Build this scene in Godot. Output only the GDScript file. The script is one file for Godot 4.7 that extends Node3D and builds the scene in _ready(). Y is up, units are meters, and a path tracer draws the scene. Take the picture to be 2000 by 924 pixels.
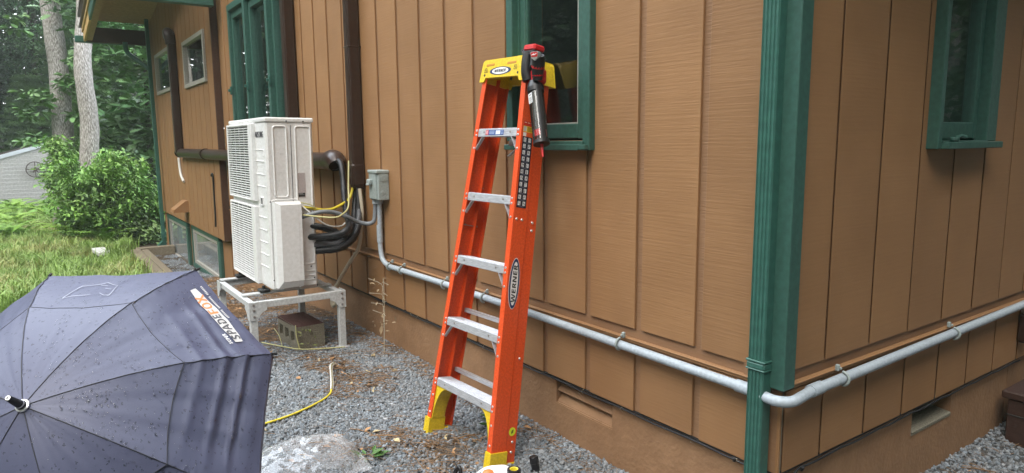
extends Node3D

# ---------------------------------------------------------------- mesh builder
class MB:
	var v := PackedVector3Array()
	var n := PackedVector3Array()
	var uv := PackedVector2Array()
	var col := PackedColorArray()
	var c := Color(1, 1, 1)
	var xf := Transform3D()

	func tri(a: Vector3, b: Vector3, d: Vector3, na: Vector3, nb: Vector3, nd: Vector3, ua := Vector2(), ub := Vector2(), ud := Vector2()) -> void:
		var cr := (b - a).cross(d - a)
		var bas := xf.basis
		if cr.dot(na + nb + nd) > 0.0:
			v.append(xf * a); v.append(xf * d); v.append(xf * b)
			n.append((bas * na).normalized()); n.append((bas * nd).normalized()); n.append((bas * nb).normalized())
			uv.append(ua); uv.append(ud); uv.append(ub)
		else:
			v.append(xf * a); v.append(xf * b); v.append(xf * d)
			n.append((bas * na).normalized()); n.append((bas * nb).normalized()); n.append((bas * nd).normalized())
			uv.append(ua); uv.append(ub); uv.append(ud)
		col.append(c); col.append(c); col.append(c)

	func flat(a: Vector3, b: Vector3, d: Vector3) -> void:   # counter-clockwise seen from outside
		var m := (b - a).cross(d - a).normalized()
		tri(a, b, d, m, m, m)

	func quad(a: Vector3, b: Vector3, d: Vector3, e: Vector3) -> void:   # counter-clockwise seen from outside; uv over the unit square
		var m := (b - a).cross(d - a).normalized()
		tri(a, b, d, m, m, m, Vector2(0, 1), Vector2(1, 1), Vector2(1, 0))
		tri(a, d, e, m, m, m, Vector2(0, 1), Vector2(1, 0), Vector2(0, 0))

	func box(ce: Vector3, si: Vector3, bevel := 0.0, rot := Basis()) -> void:
		var old := xf
		xf = xf * Transform3D(rot, ce)
		var h := si * 0.5
		var b := minf(bevel, minf(h.x, minf(h.y, h.z)) * 0.9)
		for ax in 3:
			var u := Vector3(); var w := Vector3(); var m := Vector3()
			m[ax] = 1.0; u[(ax + 1) % 3] = 1.0; w[(ax + 2) % 3] = 1.0
			var hu: float = h[(ax + 1) % 3] - b
			var hw: float = h[(ax + 2) % 3] - b
			for s in [1.0, -1.0]:
				var o: Vector3 = m * h[ax] * s
				var mm: Vector3 = m * s
				tri(o - u * hu - w * hw, o + u * hu - w * hw, o + u * hu + w * hw, mm, mm, mm, Vector2(0, 1), Vector2(1, 1), Vector2(1, 0))
				tri(o - u * hu - w * hw, o + u * hu + w * hw, o - u * hu + w * hw, mm, mm, mm, Vector2(0, 1), Vector2(1, 0), Vector2(0, 0))
		if b > 0.0:
			for ax in 3:
				var i := (ax + 1) % 3
				var j := (ax + 2) % 3
				for s in [1.0, -1.0]:
					for t in [1.0, -1.0]:
						var p := Vector3(); var q := Vector3()
						p[i] = h[i] * s; p[j] = (h[j] - b) * t
						q[i] = (h[i] - b) * s; q[j] = h[j] * t
						var l := Vector3(); l[ax] = h[ax] - b
						var m := Vector3(); m[i] = s; m[j] = t
						m = m.normalized()
						tri(p - l, p + l, q + l, m, m, m)
						tri(p - l, q + l, q - l, m, m, m)
			for sx in [1.0, -1.0]:
				for sy in [1.0, -1.0]:
					for sz in [1.0, -1.0]:
						var m := Vector3(sx, sy, sz).normalized()
						tri(Vector3(h.x * sx, (h.y - b) * sy, (h.z - b) * sz), Vector3((h.x - b) * sx, h.y * sy, (h.z - b) * sz), Vector3((h.x - b) * sx, (h.y - b) * sy, h.z * sz), m, m, m)
		xf = old

	func span(a: Vector3, b: Vector3, bevel := 0.0) -> void:   # box from corner to corner
		box((a + b) * 0.5, (b - a).abs(), bevel)

	func bar(a: Vector3, b: Vector3, w: float, d: float, up := Vector3.UP, bevel := 0.0) -> void:   # box along a line
		var y := (b - a).normalized()
		var x := up.cross(y)
		if x.length() < 0.01:
			x = Vector3.RIGHT
		x = x.normalized()
		box((a + b) * 0.5, Vector3(w, (b - a).length(), d), bevel, Basis(x, y, x.cross(y)))

	func tube(path: Array, r, sides := 8, caps := true, squash := 1.0, up := Vector3.UP) -> void:
		var rings := []
		var nor := []
		var prev := Vector3()
		for i in path.size():
			var p: Vector3 = path[i]
			var dir: Vector3 = (path[mini(i + 1, path.size() - 1)] - path[maxi(i - 1, 0)]).normalized()
			var x := prev
			if i == 0:
				x = up.cross(dir)
				if x.length() < 0.05:
					x = Vector3(1, 0, 0.01).cross(dir)
			x = (x - dir * x.dot(dir)).normalized()
			prev = x
			var y := dir.cross(x)
			var rr: float = r[i] if r is Array else r
			var ring := []
			var rn := []
			for k in sides:
				var a := TAU * k / sides
				ring.append(p + x * cos(a) * rr + y * sin(a) * rr * squash)
				rn.append((x * cos(a) * squash + y * sin(a)).normalized())
			rings.append(ring)
			nor.append(rn)
		for i in path.size() - 1:
			for k in sides:
				var k2 := (k + 1) % sides
				var f0 := float(k) / sides
				var f1 := float(k + 1) / sides
				tri(rings[i][k], rings[i][k2], rings[i + 1][k2], nor[i][k], nor[i][k2], nor[i + 1][k2], Vector2(f0, i), Vector2(f1, i), Vector2(f1, i + 1))
				tri(rings[i][k], rings[i + 1][k2], rings[i + 1][k], nor[i][k], nor[i + 1][k2], nor[i + 1][k], Vector2(f0, i), Vector2(f1, i + 1), Vector2(f0, i + 1))
		if caps:
			for e in [0, path.size() - 1]:
				var m: Vector3 = (path[0] - path[1]).normalized() if e == 0 else (path[e] - path[e - 1]).normalized()
				for k in sides:
					tri(path[e], rings[e][k], rings[e][(k + 1) % sides], m, m, m)

	func lathe(prof: Array, sides := 16, at := Transform3D()) -> void:   # Vector2(radius, height) from bottom to top, about y
		var old := xf
		xf = xf * at
		for i in prof.size() - 1:
			var a: Vector2 = prof[i]
			var b: Vector2 = prof[i + 1]
			var m := Vector2(b.y - a.y, a.x - b.x).normalized()
			for k in sides:
				var t0 := TAU * k / sides
				var t1 := TAU * (k + 1) / sides
				var d0 := Vector3(cos(t0), 0, sin(t0))
				var d1 := Vector3(cos(t1), 0, sin(t1))
				var n0 := d0 * m.x + Vector3.UP * m.y
				var n1 := d1 * m.x + Vector3.UP * m.y
				var p00 := d0 * a.x + Vector3.UP * a.y
				var p10 := d1 * a.x + Vector3.UP * a.y
				var p01 := d0 * b.x + Vector3.UP * b.y
				var p11 := d1 * b.x + Vector3.UP * b.y
				if a.x > 1e-6:
					tri(p00, p10, p11, n0, n1, n1)
				if b.x > 1e-6:
					tri(p00, p11, p01, n0, n1, n0)
		xf = old

	func prism(poly: PackedVector2Array, z0: float, z1: float, at := Transform3D()) -> void:
		var old := xf
		xf = xf * at
		var idx := Geometry2D.triangulate_polygon(poly)
		for i in range(0, idx.size(), 3):
			var a := poly[idx[i]]; var b := poly[idx[i + 1]]; var d := poly[idx[i + 2]]
			for s in [[z1, 1.0], [z0, -1.0]]:
				var m := Vector3(0, 0, s[1])
				tri(Vector3(a.x, a.y, s[0]), Vector3(b.x, b.y, s[0]), Vector3(d.x, d.y, s[0]), m, m, m)
		var cw := Geometry2D.is_polygon_clockwise(poly)
		for i in poly.size():
			var a := poly[i]; var b := poly[(i + 1) % poly.size()]
			var m := Vector3(b.y - a.y, a.x - b.x, 0).normalized() * (-1.0 if cw else 1.0)
			tri(Vector3(a.x, a.y, z0), Vector3(b.x, b.y, z0), Vector3(b.x, b.y, z1), m, m, m)
			tri(Vector3(a.x, a.y, z0), Vector3(b.x, b.y, z1), Vector3(a.x, a.y, z1), m, m, m)
		xf = old

	func grid(nu: int, nv: int, f: Callable) -> void:   # smooth surface over the unit square
		var p := []
		for i in nu + 1:
			var row := []
			for j in nv + 1:
				row.append(f.call(float(i) / nu, float(j) / nv))
			p.append(row)
		var m := []
		for i in nu + 1:
			var row := []
			for j in nv + 1:
				var du: Vector3 = p[mini(i + 1, nu)][j] - p[maxi(i - 1, 0)][j]
				var dv: Vector3 = p[i][mini(j + 1, nv)] - p[i][maxi(j - 1, 0)]
				row.append(du.cross(dv).normalized())
			m.append(row)
		for i in nu:
			for j in nv:
				var u0 := Vector2(float(i) / nu, float(j) / nv)
				var du := Vector2(1.0 / nu, 0)
				var dv := Vector2(0, 1.0 / nv)
				tri(p[i][j], p[i + 1][j], p[i + 1][j + 1], m[i][j], m[i + 1][j], m[i + 1][j + 1], u0, u0 + du, u0 + du + dv)
				tri(p[i][j], p[i + 1][j + 1], p[i][j + 1], m[i][j], m[i + 1][j + 1], m[i][j + 1], u0, u0 + du + dv, u0 + dv)

	func mesh() -> ArrayMesh:
		var a := []
		a.resize(Mesh.ARRAY_MAX)
		a[Mesh.ARRAY_VERTEX] = v
		a[Mesh.ARRAY_NORMAL] = n
		a[Mesh.ARRAY_TEX_UV] = uv
		a[Mesh.ARRAY_COLOR] = col
		var r := ArrayMesh.new()
		r.add_surface_from_arrays(Mesh.PRIMITIVE_TRIANGLES, a)
		return r


var M := {}
var rng := RandomNumberGenerator.new()
var bumps := FastNoiseLite.new()
var patches := FastNoiseLite.new()

# ---------------------------------------------------------------- small helpers
func lin(r: float, g: float, b: float) -> Color:
	return Color(r, g, b).linear_to_srgb()

func mat(called: String, r: float, g: float, b: float, rough := 0.6, metal := 0.0, spec := 0.5) -> StandardMaterial3D:
	var m := StandardMaterial3D.new()
	m.resource_name = called
	m.albedo_color = lin(r, g, b)
	m.roughness = rough
	m.metallic = metal
	m.metallic_specular = spec
	M[called] = m
	return m

func mapped(m: StandardMaterial3D, scale: Vector3, albedo: Texture2D, bump: Texture2D, strength := 1.0, rough: Texture2D = null) -> StandardMaterial3D:
	m.uv1_triplanar = true
	m.uv1_world_triplanar = true
	m.uv1_triplanar_sharpness = 4.0
	m.uv1_scale = scale
	if albedo:
		m.albedo_texture = albedo
	if bump:
		m.normal_enabled = true
		m.normal_texture = bump
		m.normal_scale = strength
	if rough:
		m.roughness_texture = rough
		m.roughness_texture_channel = BaseMaterial3D.TEXTURE_CHANNEL_RED
	return m

func noise_img(sd: int, w: int, h: int, freq: float, octaves := 4, kind := FastNoiseLite.TYPE_SIMPLEX_SMOOTH) -> Image:
	var f := FastNoiseLite.new()
	f.seed = sd
	f.frequency = freq
	f.noise_type = kind
	f.fractal_octaves = octaves
	return f.get_seamless_image(w, h)

func bytes(im: Image, w: int, h: int) -> PackedByteArray:
	im.convert(Image.FORMAT_L8)
	if im.get_width() != w or im.get_height() != h:
		im.resize(w, h, Image.INTERPOLATE_CUBIC)
	return im.get_data()

func grey(b: PackedByteArray, w: int, h: int) -> Image:
	return Image.create_from_data(w, h, false, Image.FORMAT_L8, b)

func bump_tex(im: Image, k: float) -> ImageTexture:
	var c: Image = im.duplicate()
	c.convert(Image.FORMAT_RGBA8)
	c.bump_map_to_normal_map(k)
	return ImageTexture.create_from_image(c)

func tone_tex(im: Image, lo: Color, hi: Color) -> ImageTexture:   # grey picture to a ramp between two colours (sRGB)
	var w := im.get_width(); var h := im.get_height()
	var src := bytes(im.duplicate(), w, h)
	var out := PackedByteArray()
	out.resize(w * h * 3)
	for i in w * h:
		var t := src[i] / 255.0
		out[i * 3] = int(255.0 * lerpf(lo.r, hi.r, t))
		out[i * 3 + 1] = int(255.0 * lerpf(lo.g, hi.g, t))
		out[i * 3 + 2] = int(255.0 * lerpf(lo.b, hi.b, t))
	return ImageTexture.create_from_image(Image.create_from_data(w, h, false, Image.FORMAT_RGB8, out))

func tag(o: Node, label: String, category: String, group := "") -> Node:
	o.set_meta("label", label)
	o.set_meta("category", category)
	if group:
		o.set_meta("group", group)
	return o

func thing(called: String, label: String, category: String, at := Vector3(), group := "") -> Node3D:
	var o := Node3D.new()
	o.name = called
	o.position = at
	add_child(o, true)
	tag(o, label, category, group)
	return o

func put(called: String, mb, m: Material, parent: Node = null, kind := "") -> MeshInstance3D:
	var o := MeshInstance3D.new()
	o.name = called
	o.mesh = mb.mesh() if mb is MB else mb
	o.material_override = m
	(parent if parent else self).add_child(o, true)
	if kind:
		o.set_meta("kind", kind)
	return o

func many(called: String, mesh: Mesh, m: Material, xs: Array, cols: Array, parent: Node = null, kind := "stuff") -> MultiMeshInstance3D:
	var mm := MultiMesh.new()
	mm.transform_format = MultiMesh.TRANSFORM_3D
	mm.use_colors = cols.size() > 0
	mm.mesh = mesh
	mm.instance_count = xs.size()
	for i in xs.size():
		mm.set_instance_transform(i, xs[i])
		if cols.size() > 0:
			mm.set_instance_color(i, cols[i])
	var o := MultiMeshInstance3D.new()
	o.name = called
	o.multimesh = mm
	o.material_override = m
	(parent if parent else self).add_child(o, true)
	if kind:
		o.set_meta("kind", kind)
	return o

func V(x := 0.0, y := 0.0, z := 0.0) -> Vector3:
	return Vector3(x, y, z)

func smooth(p: Array, sub := 6) -> Array:
	var out := []
	for i in p.size() - 1:
		var a: Vector3 = p[maxi(i - 1, 0)]
		var b: Vector3 = p[i]
		var c: Vector3 = p[i + 1]
		var d: Vector3 = p[mini(i + 2, p.size() - 1)]
		for k in sub:
			out.append(b.cubic_interpolate(c, a, d, float(k) / sub))
	out.append(p[p.size() - 1])
	return out

func letters(called: String, words: String, size: float, depth: float, m: Material, parent: Node, at: Transform3D, mono := false) -> MeshInstance3D:
	var t := TextMesh.new()
	t.text = words
	var f := SystemFont.new()
	f.font_names = PackedStringArray(["Droid Sans Mono" if mono else "Droid Sans"])
	f.font_weight = 700 if words == "WERNER" else 400
	t.font = f
	t.font_size = 32
	t.pixel_size = size / 23.0
	t.depth = depth
	var o := MeshInstance3D.new()
	o.name = called
	o.mesh = t
	o.material_override = m
	o.transform = at
	parent.add_child(o, true)
	return o

func less(rects: Array, hole: Rect2) -> Array:   # rectangles with a hole cut out
	var out := []
	for r in rects:
		var k: Rect2 = r.intersection(hole)
		if k.size.x <= 0.001 or k.size.y <= 0.001:
			out.append(r)
			continue
		if k.position.y > r.position.y + 0.001:
			out.append(Rect2(r.position, Vector2(r.size.x, k.position.y - r.position.y)))
		if k.end.y < r.end.y - 0.001:
			out.append(Rect2(Vector2(r.position.x, k.end.y), Vector2(r.size.x, r.end.y - k.end.y)))
		if k.position.x > r.position.x + 0.001:
			out.append(Rect2(Vector2(r.position.x, k.position.y), Vector2(k.position.x - r.position.x, k.size.y)))
		if k.end.x < r.end.x - 0.001:
			out.append(Rect2(Vector2(k.end.x, k.position.y), Vector2(r.end.x - k.end.x, k.size.y)))
	return out

func ground_y(x: float, z: float) -> float:
	var y := -0.5 * smoothstep(0.0, 1.0, clampf((-3.3 - x) / 7.5, 0.0, 1.0))
	y -= 0.11 * smoothstep(0.2, 1.3, -z) * smoothstep(-0.3, 0.3, x)
	y += bumps.get_noise_2d(x, z) * 0.012 * clampf(1.0 + absf(z) * 0.3, 0.0, 6.0)
	return y

# ---------------------------------------------------------------- entry
func _ready() -> void:
	rng.seed = 11
	bumps.seed = 4
	bumps.frequency = 0.9
	patches.seed = 9
	patches.frequency = 1.3
	patches.fractal_octaves = 3
	view()
	light()
	paints()
	ground()
	house()
	far_wing()
	corner_downspout()
	conduit()
	heat_pump()
	ducts_and_lines()
	step_ladder()
	caulk_gun()
	umbrella()
	small_things()
	yard()
	trees()
	gravel()

func view() -> void:
	var cam := Camera3D.new()
	cam.name = "camera"
	cam.fov = 38.614
	cam.near = 0.05
	cam.far = 600.0
	cam.transform = Transform3D(Basis(V(0.5767, -0.0084, -0.8169), V(-0.1093, 0.9902, -0.0873), V(0.8096, 0.1393, 0.5702)).orthonormalized(), V(1.2423, 1.4302, 1.9659))
	add_child(cam)
	cam.current = true

func light() -> void:
	var we := WorldEnvironment.new()
	we.name = "environment"
	var e := Environment.new()
	e.background_mode = Environment.BG_SKY
	var s := ProceduralSkyMaterial.new()
	s.sky_top_color = Color(0.86, 0.89, 0.93)
	s.sky_horizon_color = Color(0.95, 0.96, 0.96)
	s.sky_curve = 0.2
	s.ground_bottom_color = Color(0.25, 0.27, 0.2)
	s.ground_horizon_color = Color(0.6, 0.62, 0.58)
	s.sky_energy_multiplier = 1.4
	s.sun_angle_max = 1.0
	var sky := Sky.new()
	sky.sky_material = s
	e.sky = sky
	e.tonemap_mode = Environment.TONE_MAPPER_LINEAR
	e.tonemap_exposure = 4.6
	e.sdfgi_enabled = true
	e.ssao_enabled = true
	e.ssil_enabled = true
	e.fog_enabled = true   # humid air that pales the far woods
	e.fog_density = 0.002
	e.fog_light_color = Color(0.86, 0.92, 0.88)
	we.environment = e
	add_child(we)
	var sun := DirectionalLight3D.new()
	sun.name = "sun"
	sun.light_energy = 0.34
	sun.light_color = Color(1.0, 0.985, 0.965)
	sun.light_angular_distance = 40.0
	sun.shadow_enabled = true
	sun.transform = Transform3D(Basis(), V(0, 0, 0)).looking_at(V(-0.32, -0.80, -0.52))
	add_child(sun)

func paints() -> void:
	# rough-sawn siding: horizontal saw marks with a slight wander
	var N := 1024
	var coarse := bytes(noise_img(3, 22, N, 0.12, 3), N, N)
	var fine := bytes(noise_img(5, 90, N, 0.25, 2), N, N)
	var cloud := bytes(noise_img(8, 256, 256, 0.012, 4), N, N)
	var hgt := PackedByteArray(); hgt.resize(N * N)
	var tone := PackedByteArray(); tone.resize(N * N)
	for i in N * N:
		hgt[i] = int(coarse[i] * 0.65 + fine[i] * 0.35)
		tone[i] = int(clampf(cloud[i] * 0.55 + coarse[i] * 0.3 + fine[i] * 0.15, 0, 255))
	var him := grey(hgt, N, N)
	var tim := grey(tone, N, N)
	for k in 220:   # chips and scuffs
		var x := rng.randi_range(6, N - 7); var y := rng.randi_range(6, N - 7)
		var up := rng.randf() < 0.35
		for j in rng.randi_range(2, 9):
			tim.set_pixel((x + (0 if up else j)) % N, (y + (j if up else 0)) % N, Color(1, 1, 1) if rng.randf() < 0.7 else Color(0, 0, 0))
	var sawn := bump_tex(him, 5.0)
	var sawn_tone := tone_tex(tim, Color(0.88, 0.87, 0.86), Color(1.0, 1.0, 1.0))
	M["siding"] = []
	for j in 8:   # the end wall is the smoother of the two
		var k := j % 4
		var m := mat("siding_paint_%d" % j, 0.304 * (0.95 + 0.035 * k), 0.163 * (0.95 + 0.035 * k), 0.073 * (0.96 + 0.03 * k), 0.62, 0.0, 0.4)
		mapped(m, V(0.7, 0.7, 0.7), sawn_tone, sawn, 0.13 if j < 4 else 0.06)
		m.uv1_offset = V(0.37 * k, 0.21 * k, 0.53 * k)
		M["siding"].append(m)
	var backing := mat("siding_backing", 0.27, 0.148, 0.075, 0.65)
	mapped(backing, V(0.7, 0.7, 0.7), sawn_tone, sawn, 0.2)
	# stucco of the foundation
	var st := noise_img(21, 512, 512, 0.06, 5)
	var st2 := noise_img(22, 512, 512, 0.012, 4)
	var stucco := bump_tex(st, 7.0)
	M["rough_bump"] = stucco
	mapped(mat("foundation_paint", 0.295, 0.165, 0.083, 0.75), V(1.1, 1.1, 1.1), tone_tex(st2, Color(0.9, 0.89, 0.88), Color(1, 1, 1)), stucco, 0.16)
	var soft := bump_tex(noise_img(31, 512, 512, 0.02, 3), 2.0)
	M["soft_bump"] = soft
	var dirt := tone_tex(noise_img(33, 512, 512, 0.03, 5), Color(0.82, 0.82, 0.82), Color(1, 1, 1))
	M["dirt_tone"] = dirt
	mapped(mat("green_paint", 0.040, 0.135, 0.106, 0.42), V(1.5, 1.5, 1.5), dirt, soft, 0.4)
	mapped(mat("green_wood", 0.038, 0.115, 0.09, 0.5), V(2, 2, 2), dirt, soft, 0.3)
	mapped(mat("brown_vinyl", 0.040, 0.022, 0.016, 0.32), V(1.5, 1.5, 1.5), dirt, soft, 0.3)
	mapped(mat("brown_wood", 0.055, 0.026, 0.018, 0.55), V(2, 2, 2), dirt, sawn, 0.4)
	mapped(mat("brown_trim", 0.075, 0.034, 0.018, 0.6), V(2, 2, 2), dirt, sawn, 0.4)
	mapped(mat("grey_plastic", 0.43, 0.49, 0.54, 0.45), V(3, 3, 3), dirt, soft, 0.3)
	mapped(mat("box_grey", 0.36, 0.42, 0.41, 0.42), V(4, 4, 4), dirt, soft, 0.3)
	mapped(mat("flex_grey", 0.20, 0.22, 0.24, 0.5), V(6, 6, 6), dirt, soft, 0.3)
	mapped(mat("cabinet_white", 0.74, 0.745, 0.745, 0.33), V(1.2, 1.2, 1.2), tone_tex(noise_img(35, 512, 512, 0.05, 5), Color(0.93, 0.93, 0.92), Color(1, 1, 1)), soft, 0.25)
	mapped(mat("stand_white", 0.60, 0.62, 0.62, 0.4), V(3, 3, 3), dirt, soft, 0.3)
	mat("grille_dark", 0.02, 0.022, 0.024, 0.6)
	mat("text_grey", 0.06, 0.06, 0.07, 0.5)
	mapped(mat("rubber_black", 0.014, 0.014, 0.015, 0.5), V(8, 8, 8), dirt, stucco, 0.5)
	mapped(mat("hose_black", 0.012, 0.013, 0.016, 0.28), V(10, 10, 10), dirt, stucco, 0.7)
	mapped(mat("hose_grey", 0.10, 0.105, 0.115, 0.4), V(10, 10, 10), dirt, stucco, 0.6)
	mat("copper", 0.75, 0.38, 0.18, 0.35, 0.8)
	mat("brass", 0.75, 0.52, 0.18, 0.35, 0.8)
	mat("cable_yellow", 0.72, 0.60, 0.05, 0.4)
	mat("cable_pale", 0.45, 0.43, 0.2, 0.45)
	mat("cable_white", 0.6, 0.6, 0.57, 0.45)
	mat("hose_tan", 0.48, 0.43, 0.33, 0.5)
	var scuff := noise_img(41, 512, 512, 0.05, 5)
	scuff.convert(Image.FORMAT_L8)
	for k in 60:
		var px := rng.randi_range(10, 490)
		var py := rng.randi_range(10, 460)
		var dx := rng.randf_range(-0.5, 0.5)
		for j in rng.randi_range(6, 40):
			scuff.set_pixel(clampi(px + int(dx * j), 0, 511), py + j, Color(1, 1, 1) if k % 3 else Color(0, 0, 0))
	mapped(mat("ladder_orange", 0.78, 0.095, 0.02, 0.38), V(3, 3, 3), tone_tex(scuff, Color(0.86, 0.82, 0.80), Color(1, 1, 1)), soft, 0.25)
	mapped(mat("ladder_yellow", 0.80, 0.58, 0.022, 0.4), V(3, 3, 3), tone_tex(noise_img(43, 512, 512, 0.04, 5), Color(0.86, 0.84, 0.8), Color(1, 1, 1)), soft, 0.3)
	mat("slot_orange", 0.5, 0.22, 0.02, 0.6)
	var brushed := noise_img(45, 32, 512, 0.15, 3)
	brushed.resize(512, 512, Image.INTERPOLATE_CUBIC)
	mapped(mat("aluminium", 0.70, 0.71, 0.73, 0.42, 0.45), V(4, 4, 4), tone_tex(brushed, Color(0.72, 0.72, 0.74), Color(1, 1, 1)), bump_tex(brushed, 1.5), 0.5)
	mat("steel_dull", 0.36, 0.34, 0.32, 0.4, 0.85)
	mat("rivet", 0.75, 0.75, 0.75, 0.35, 0.85)
	mat("print_navy", 0.012, 0.03, 0.10, 0.45)
	mat("print_black", 0.01, 0.01, 0.012, 0.45)
	mat("print_white", 0.78, 0.78, 0.78, 0.5)
	mat("print_faded", 0.55, 0.54, 0.53, 0.5)
	mat("print_pale", 0.30, 0.31, 0.38, 0.5)
	mat("print_orange", 0.62, 0.2, 0.06, 0.5)
	mat("print_grey", 0.09, 0.09, 0.1, 0.5)
	mat("tool_red", 0.50, 0.015, 0.018, 0.35)
	mat("tool_black", 0.010, 0.010, 0.012, 0.42)
	mat("cartridge_dark", 0.045, 0.042, 0.03, 0.5)
	mat("dot_lime", 0.65, 0.75, 0.03, 0.5)
	mapped(mat("timber", 0.24, 0.20, 0.14, 0.85), V(1.5, 1.5, 1.5), dirt, sawn, 0.8)
	mapped(mat("fresh_wood", 0.55, 0.36, 0.14, 0.6), V(2, 2, 2), sawn_tone, sawn, 0.5)
	mapped(mat("soffit_paint", 0.40, 0.25, 0.125, 0.7), V(1, 1, 1), dirt, soft, 0.3)
	mapped(mat("alu_frame", 0.42, 0.40, 0.36, 0.45), V(3, 3, 3), dirt, soft, 0.2)
	mapped(mat("block_concrete", 0.30, 0.27, 0.20, 0.9), V(3, 3, 3), tone_tex(noise_img(47, 512, 512, 0.06, 5), Color(0.7, 0.7, 0.7), Color(1, 1, 1)), stucco, 1.2)
	mapped(mat("block_paint", 0.12, 0.05, 0.042, 0.8), V(3, 3, 3), tone_tex(noise_img(48, 512, 512, 0.06, 5), Color(0.7, 0.7, 0.7), Color(1, 1, 1)), stucco, 1.0)
	mat("dark_room", 0.03, 0.032, 0.03, 0.9)
	mat("curtain", 0.035, 0.037, 0.04, 0.9)
	mat("asphalt_seal", 0.012, 0.012, 0.013, 0.6)
	var glass := mat("window_glass", 0.02, 0.03, 0.03, 0.02, 0.0, 0.58)
	glass.transparency = BaseMaterial3D.TRANSPARENCY_ALPHA
	glass.albedo_color.a = 0.06
	var dusty := mat("dusty_glass", 0.45, 0.50, 0.52, 0.05, 0.0, 0.6)
	dusty.transparency = BaseMaterial3D.TRANSPARENCY_ALPHA
	dusty.albedo_color.a = 0.34
	var film := mat("clear_film", 0.9, 0.92, 0.94, 0.1, 0.0, 0.75)
	film.transparency = BaseMaterial3D.TRANSPARENCY_ALPHA
	film.albedo_color.a = 0.21
	var tube := mat("clear_tube", 0.05, 0.05, 0.045, 0.08, 0.0, 0.6)
	tube.transparency = BaseMaterial3D.TRANSPARENCY_ALPHA
	tube.albedo_color.a = 0.2
	var water := mat("water", 1, 1, 1, 0.02)
	water.refraction_enabled = true
	water.refraction_scale = 0.033
	water.albedo_color.a = 0.0
	var cl := mat("canopy_cloth", 0.074, 0.080, 0.134, 0.46, 0.0, 0.45)
	var weave := noise_img(51, 512, 512, 0.02, 4)
	weave.convert(Image.FORMAT_L8)
	var cloth_bump := bump_tex(weave, 3.0)
	weave.fill(Color(0.93, 0.93, 0.93))
	for k in 190:   # wet flecks
		var fx := rng.randi_range(0, 500)
		var fy := rng.randi_range(0, 500)
		for j in rng.randi_range(2, 5):
			weave.fill_rect(Rect2i(fx + rng.randi_range(-3, 3), fy + j * 2, rng.randi_range(2, 5), rng.randi_range(2, 4)), Color(0, 0, 0))
	mapped(cl, V(3, 3, 3), tone_tex(weave, Color(0.5, 0.5, 0.52), Color(1, 1, 1)), cloth_bump, 0.12)
	cl.uv1_world_triplanar = false
	cl.rim_enabled = true
	cl.rim = 0.12
	mat("seam_dark", 0.018, 0.018, 0.028, 0.5)
	for nm in [["leaf", 1.0], ["stone", 1.0], ["litter", 1.0]]:
		var m := mat(nm[0] + "_tint", 1, 1, 1, 0.55 if nm[0] == "leaf" else 0.85)
		m.vertex_color_use_as_albedo = true
	M["leaf_tint"].backlight_enabled = true
	M["leaf_tint"].backlight = Color(0.36, 0.44, 0.2)
	M["leaf_tint"].cull_mode = BaseMaterial3D.CULL_DISABLED
	M["litter_tint"].cull_mode = BaseMaterial3D.CULL_DISABLED
	mapped(M["stone_tint"], V(14, 14, 14), tone_tex(noise_img(61, 256, 256, 0.05, 4), Color(0.72, 0.72, 0.72), Color(1, 1, 1)), null)
	var bark := noise_img(71, 512, 128, 0.05, 5)
	bark.resize(512, 512, Image.INTERPOLATE_CUBIC)
	mapped(mat("bark_grey", 0.60, 0.58, 0.56, 0.9), V(1.6, 1.6, 1.6), tone_tex(bark, Color(0.42, 0.40, 0.38), Color(1, 1, 1)), bump_tex(bark, 9.0), 1.2)
	mapped(mat("bark_dark", 0.10, 0.08, 0.065, 0.9), V(2.2, 2.2, 2.2), tone_tex(bark, Color(0.4, 0.4, 0.4), Color(1, 1, 1)), bump_tex(bark, 8.0), 1.0)
	mapped(mat("shed_vinyl", 0.50, 0.49, 0.48, 0.6), V(1, 1, 1), dirt, soft, 0.2)
	mat("shed_trim", 0.5, 0.54, 0.58, 0.5)
	mat("rust_iron", 0.05, 0.03, 0.025, 0.6)
	var soil := mat("soil", 1, 1, 1, 0.95)
	soil.vertex_color_use_as_albedo = true
	mapped(soil, V(1.3, 1.3, 1.3), tone_tex(noise_img(81, 512, 512, 0.05, 6), Color(0.55, 0.55, 0.55), Color(1, 1, 1)), stucco, 1.2)

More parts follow.
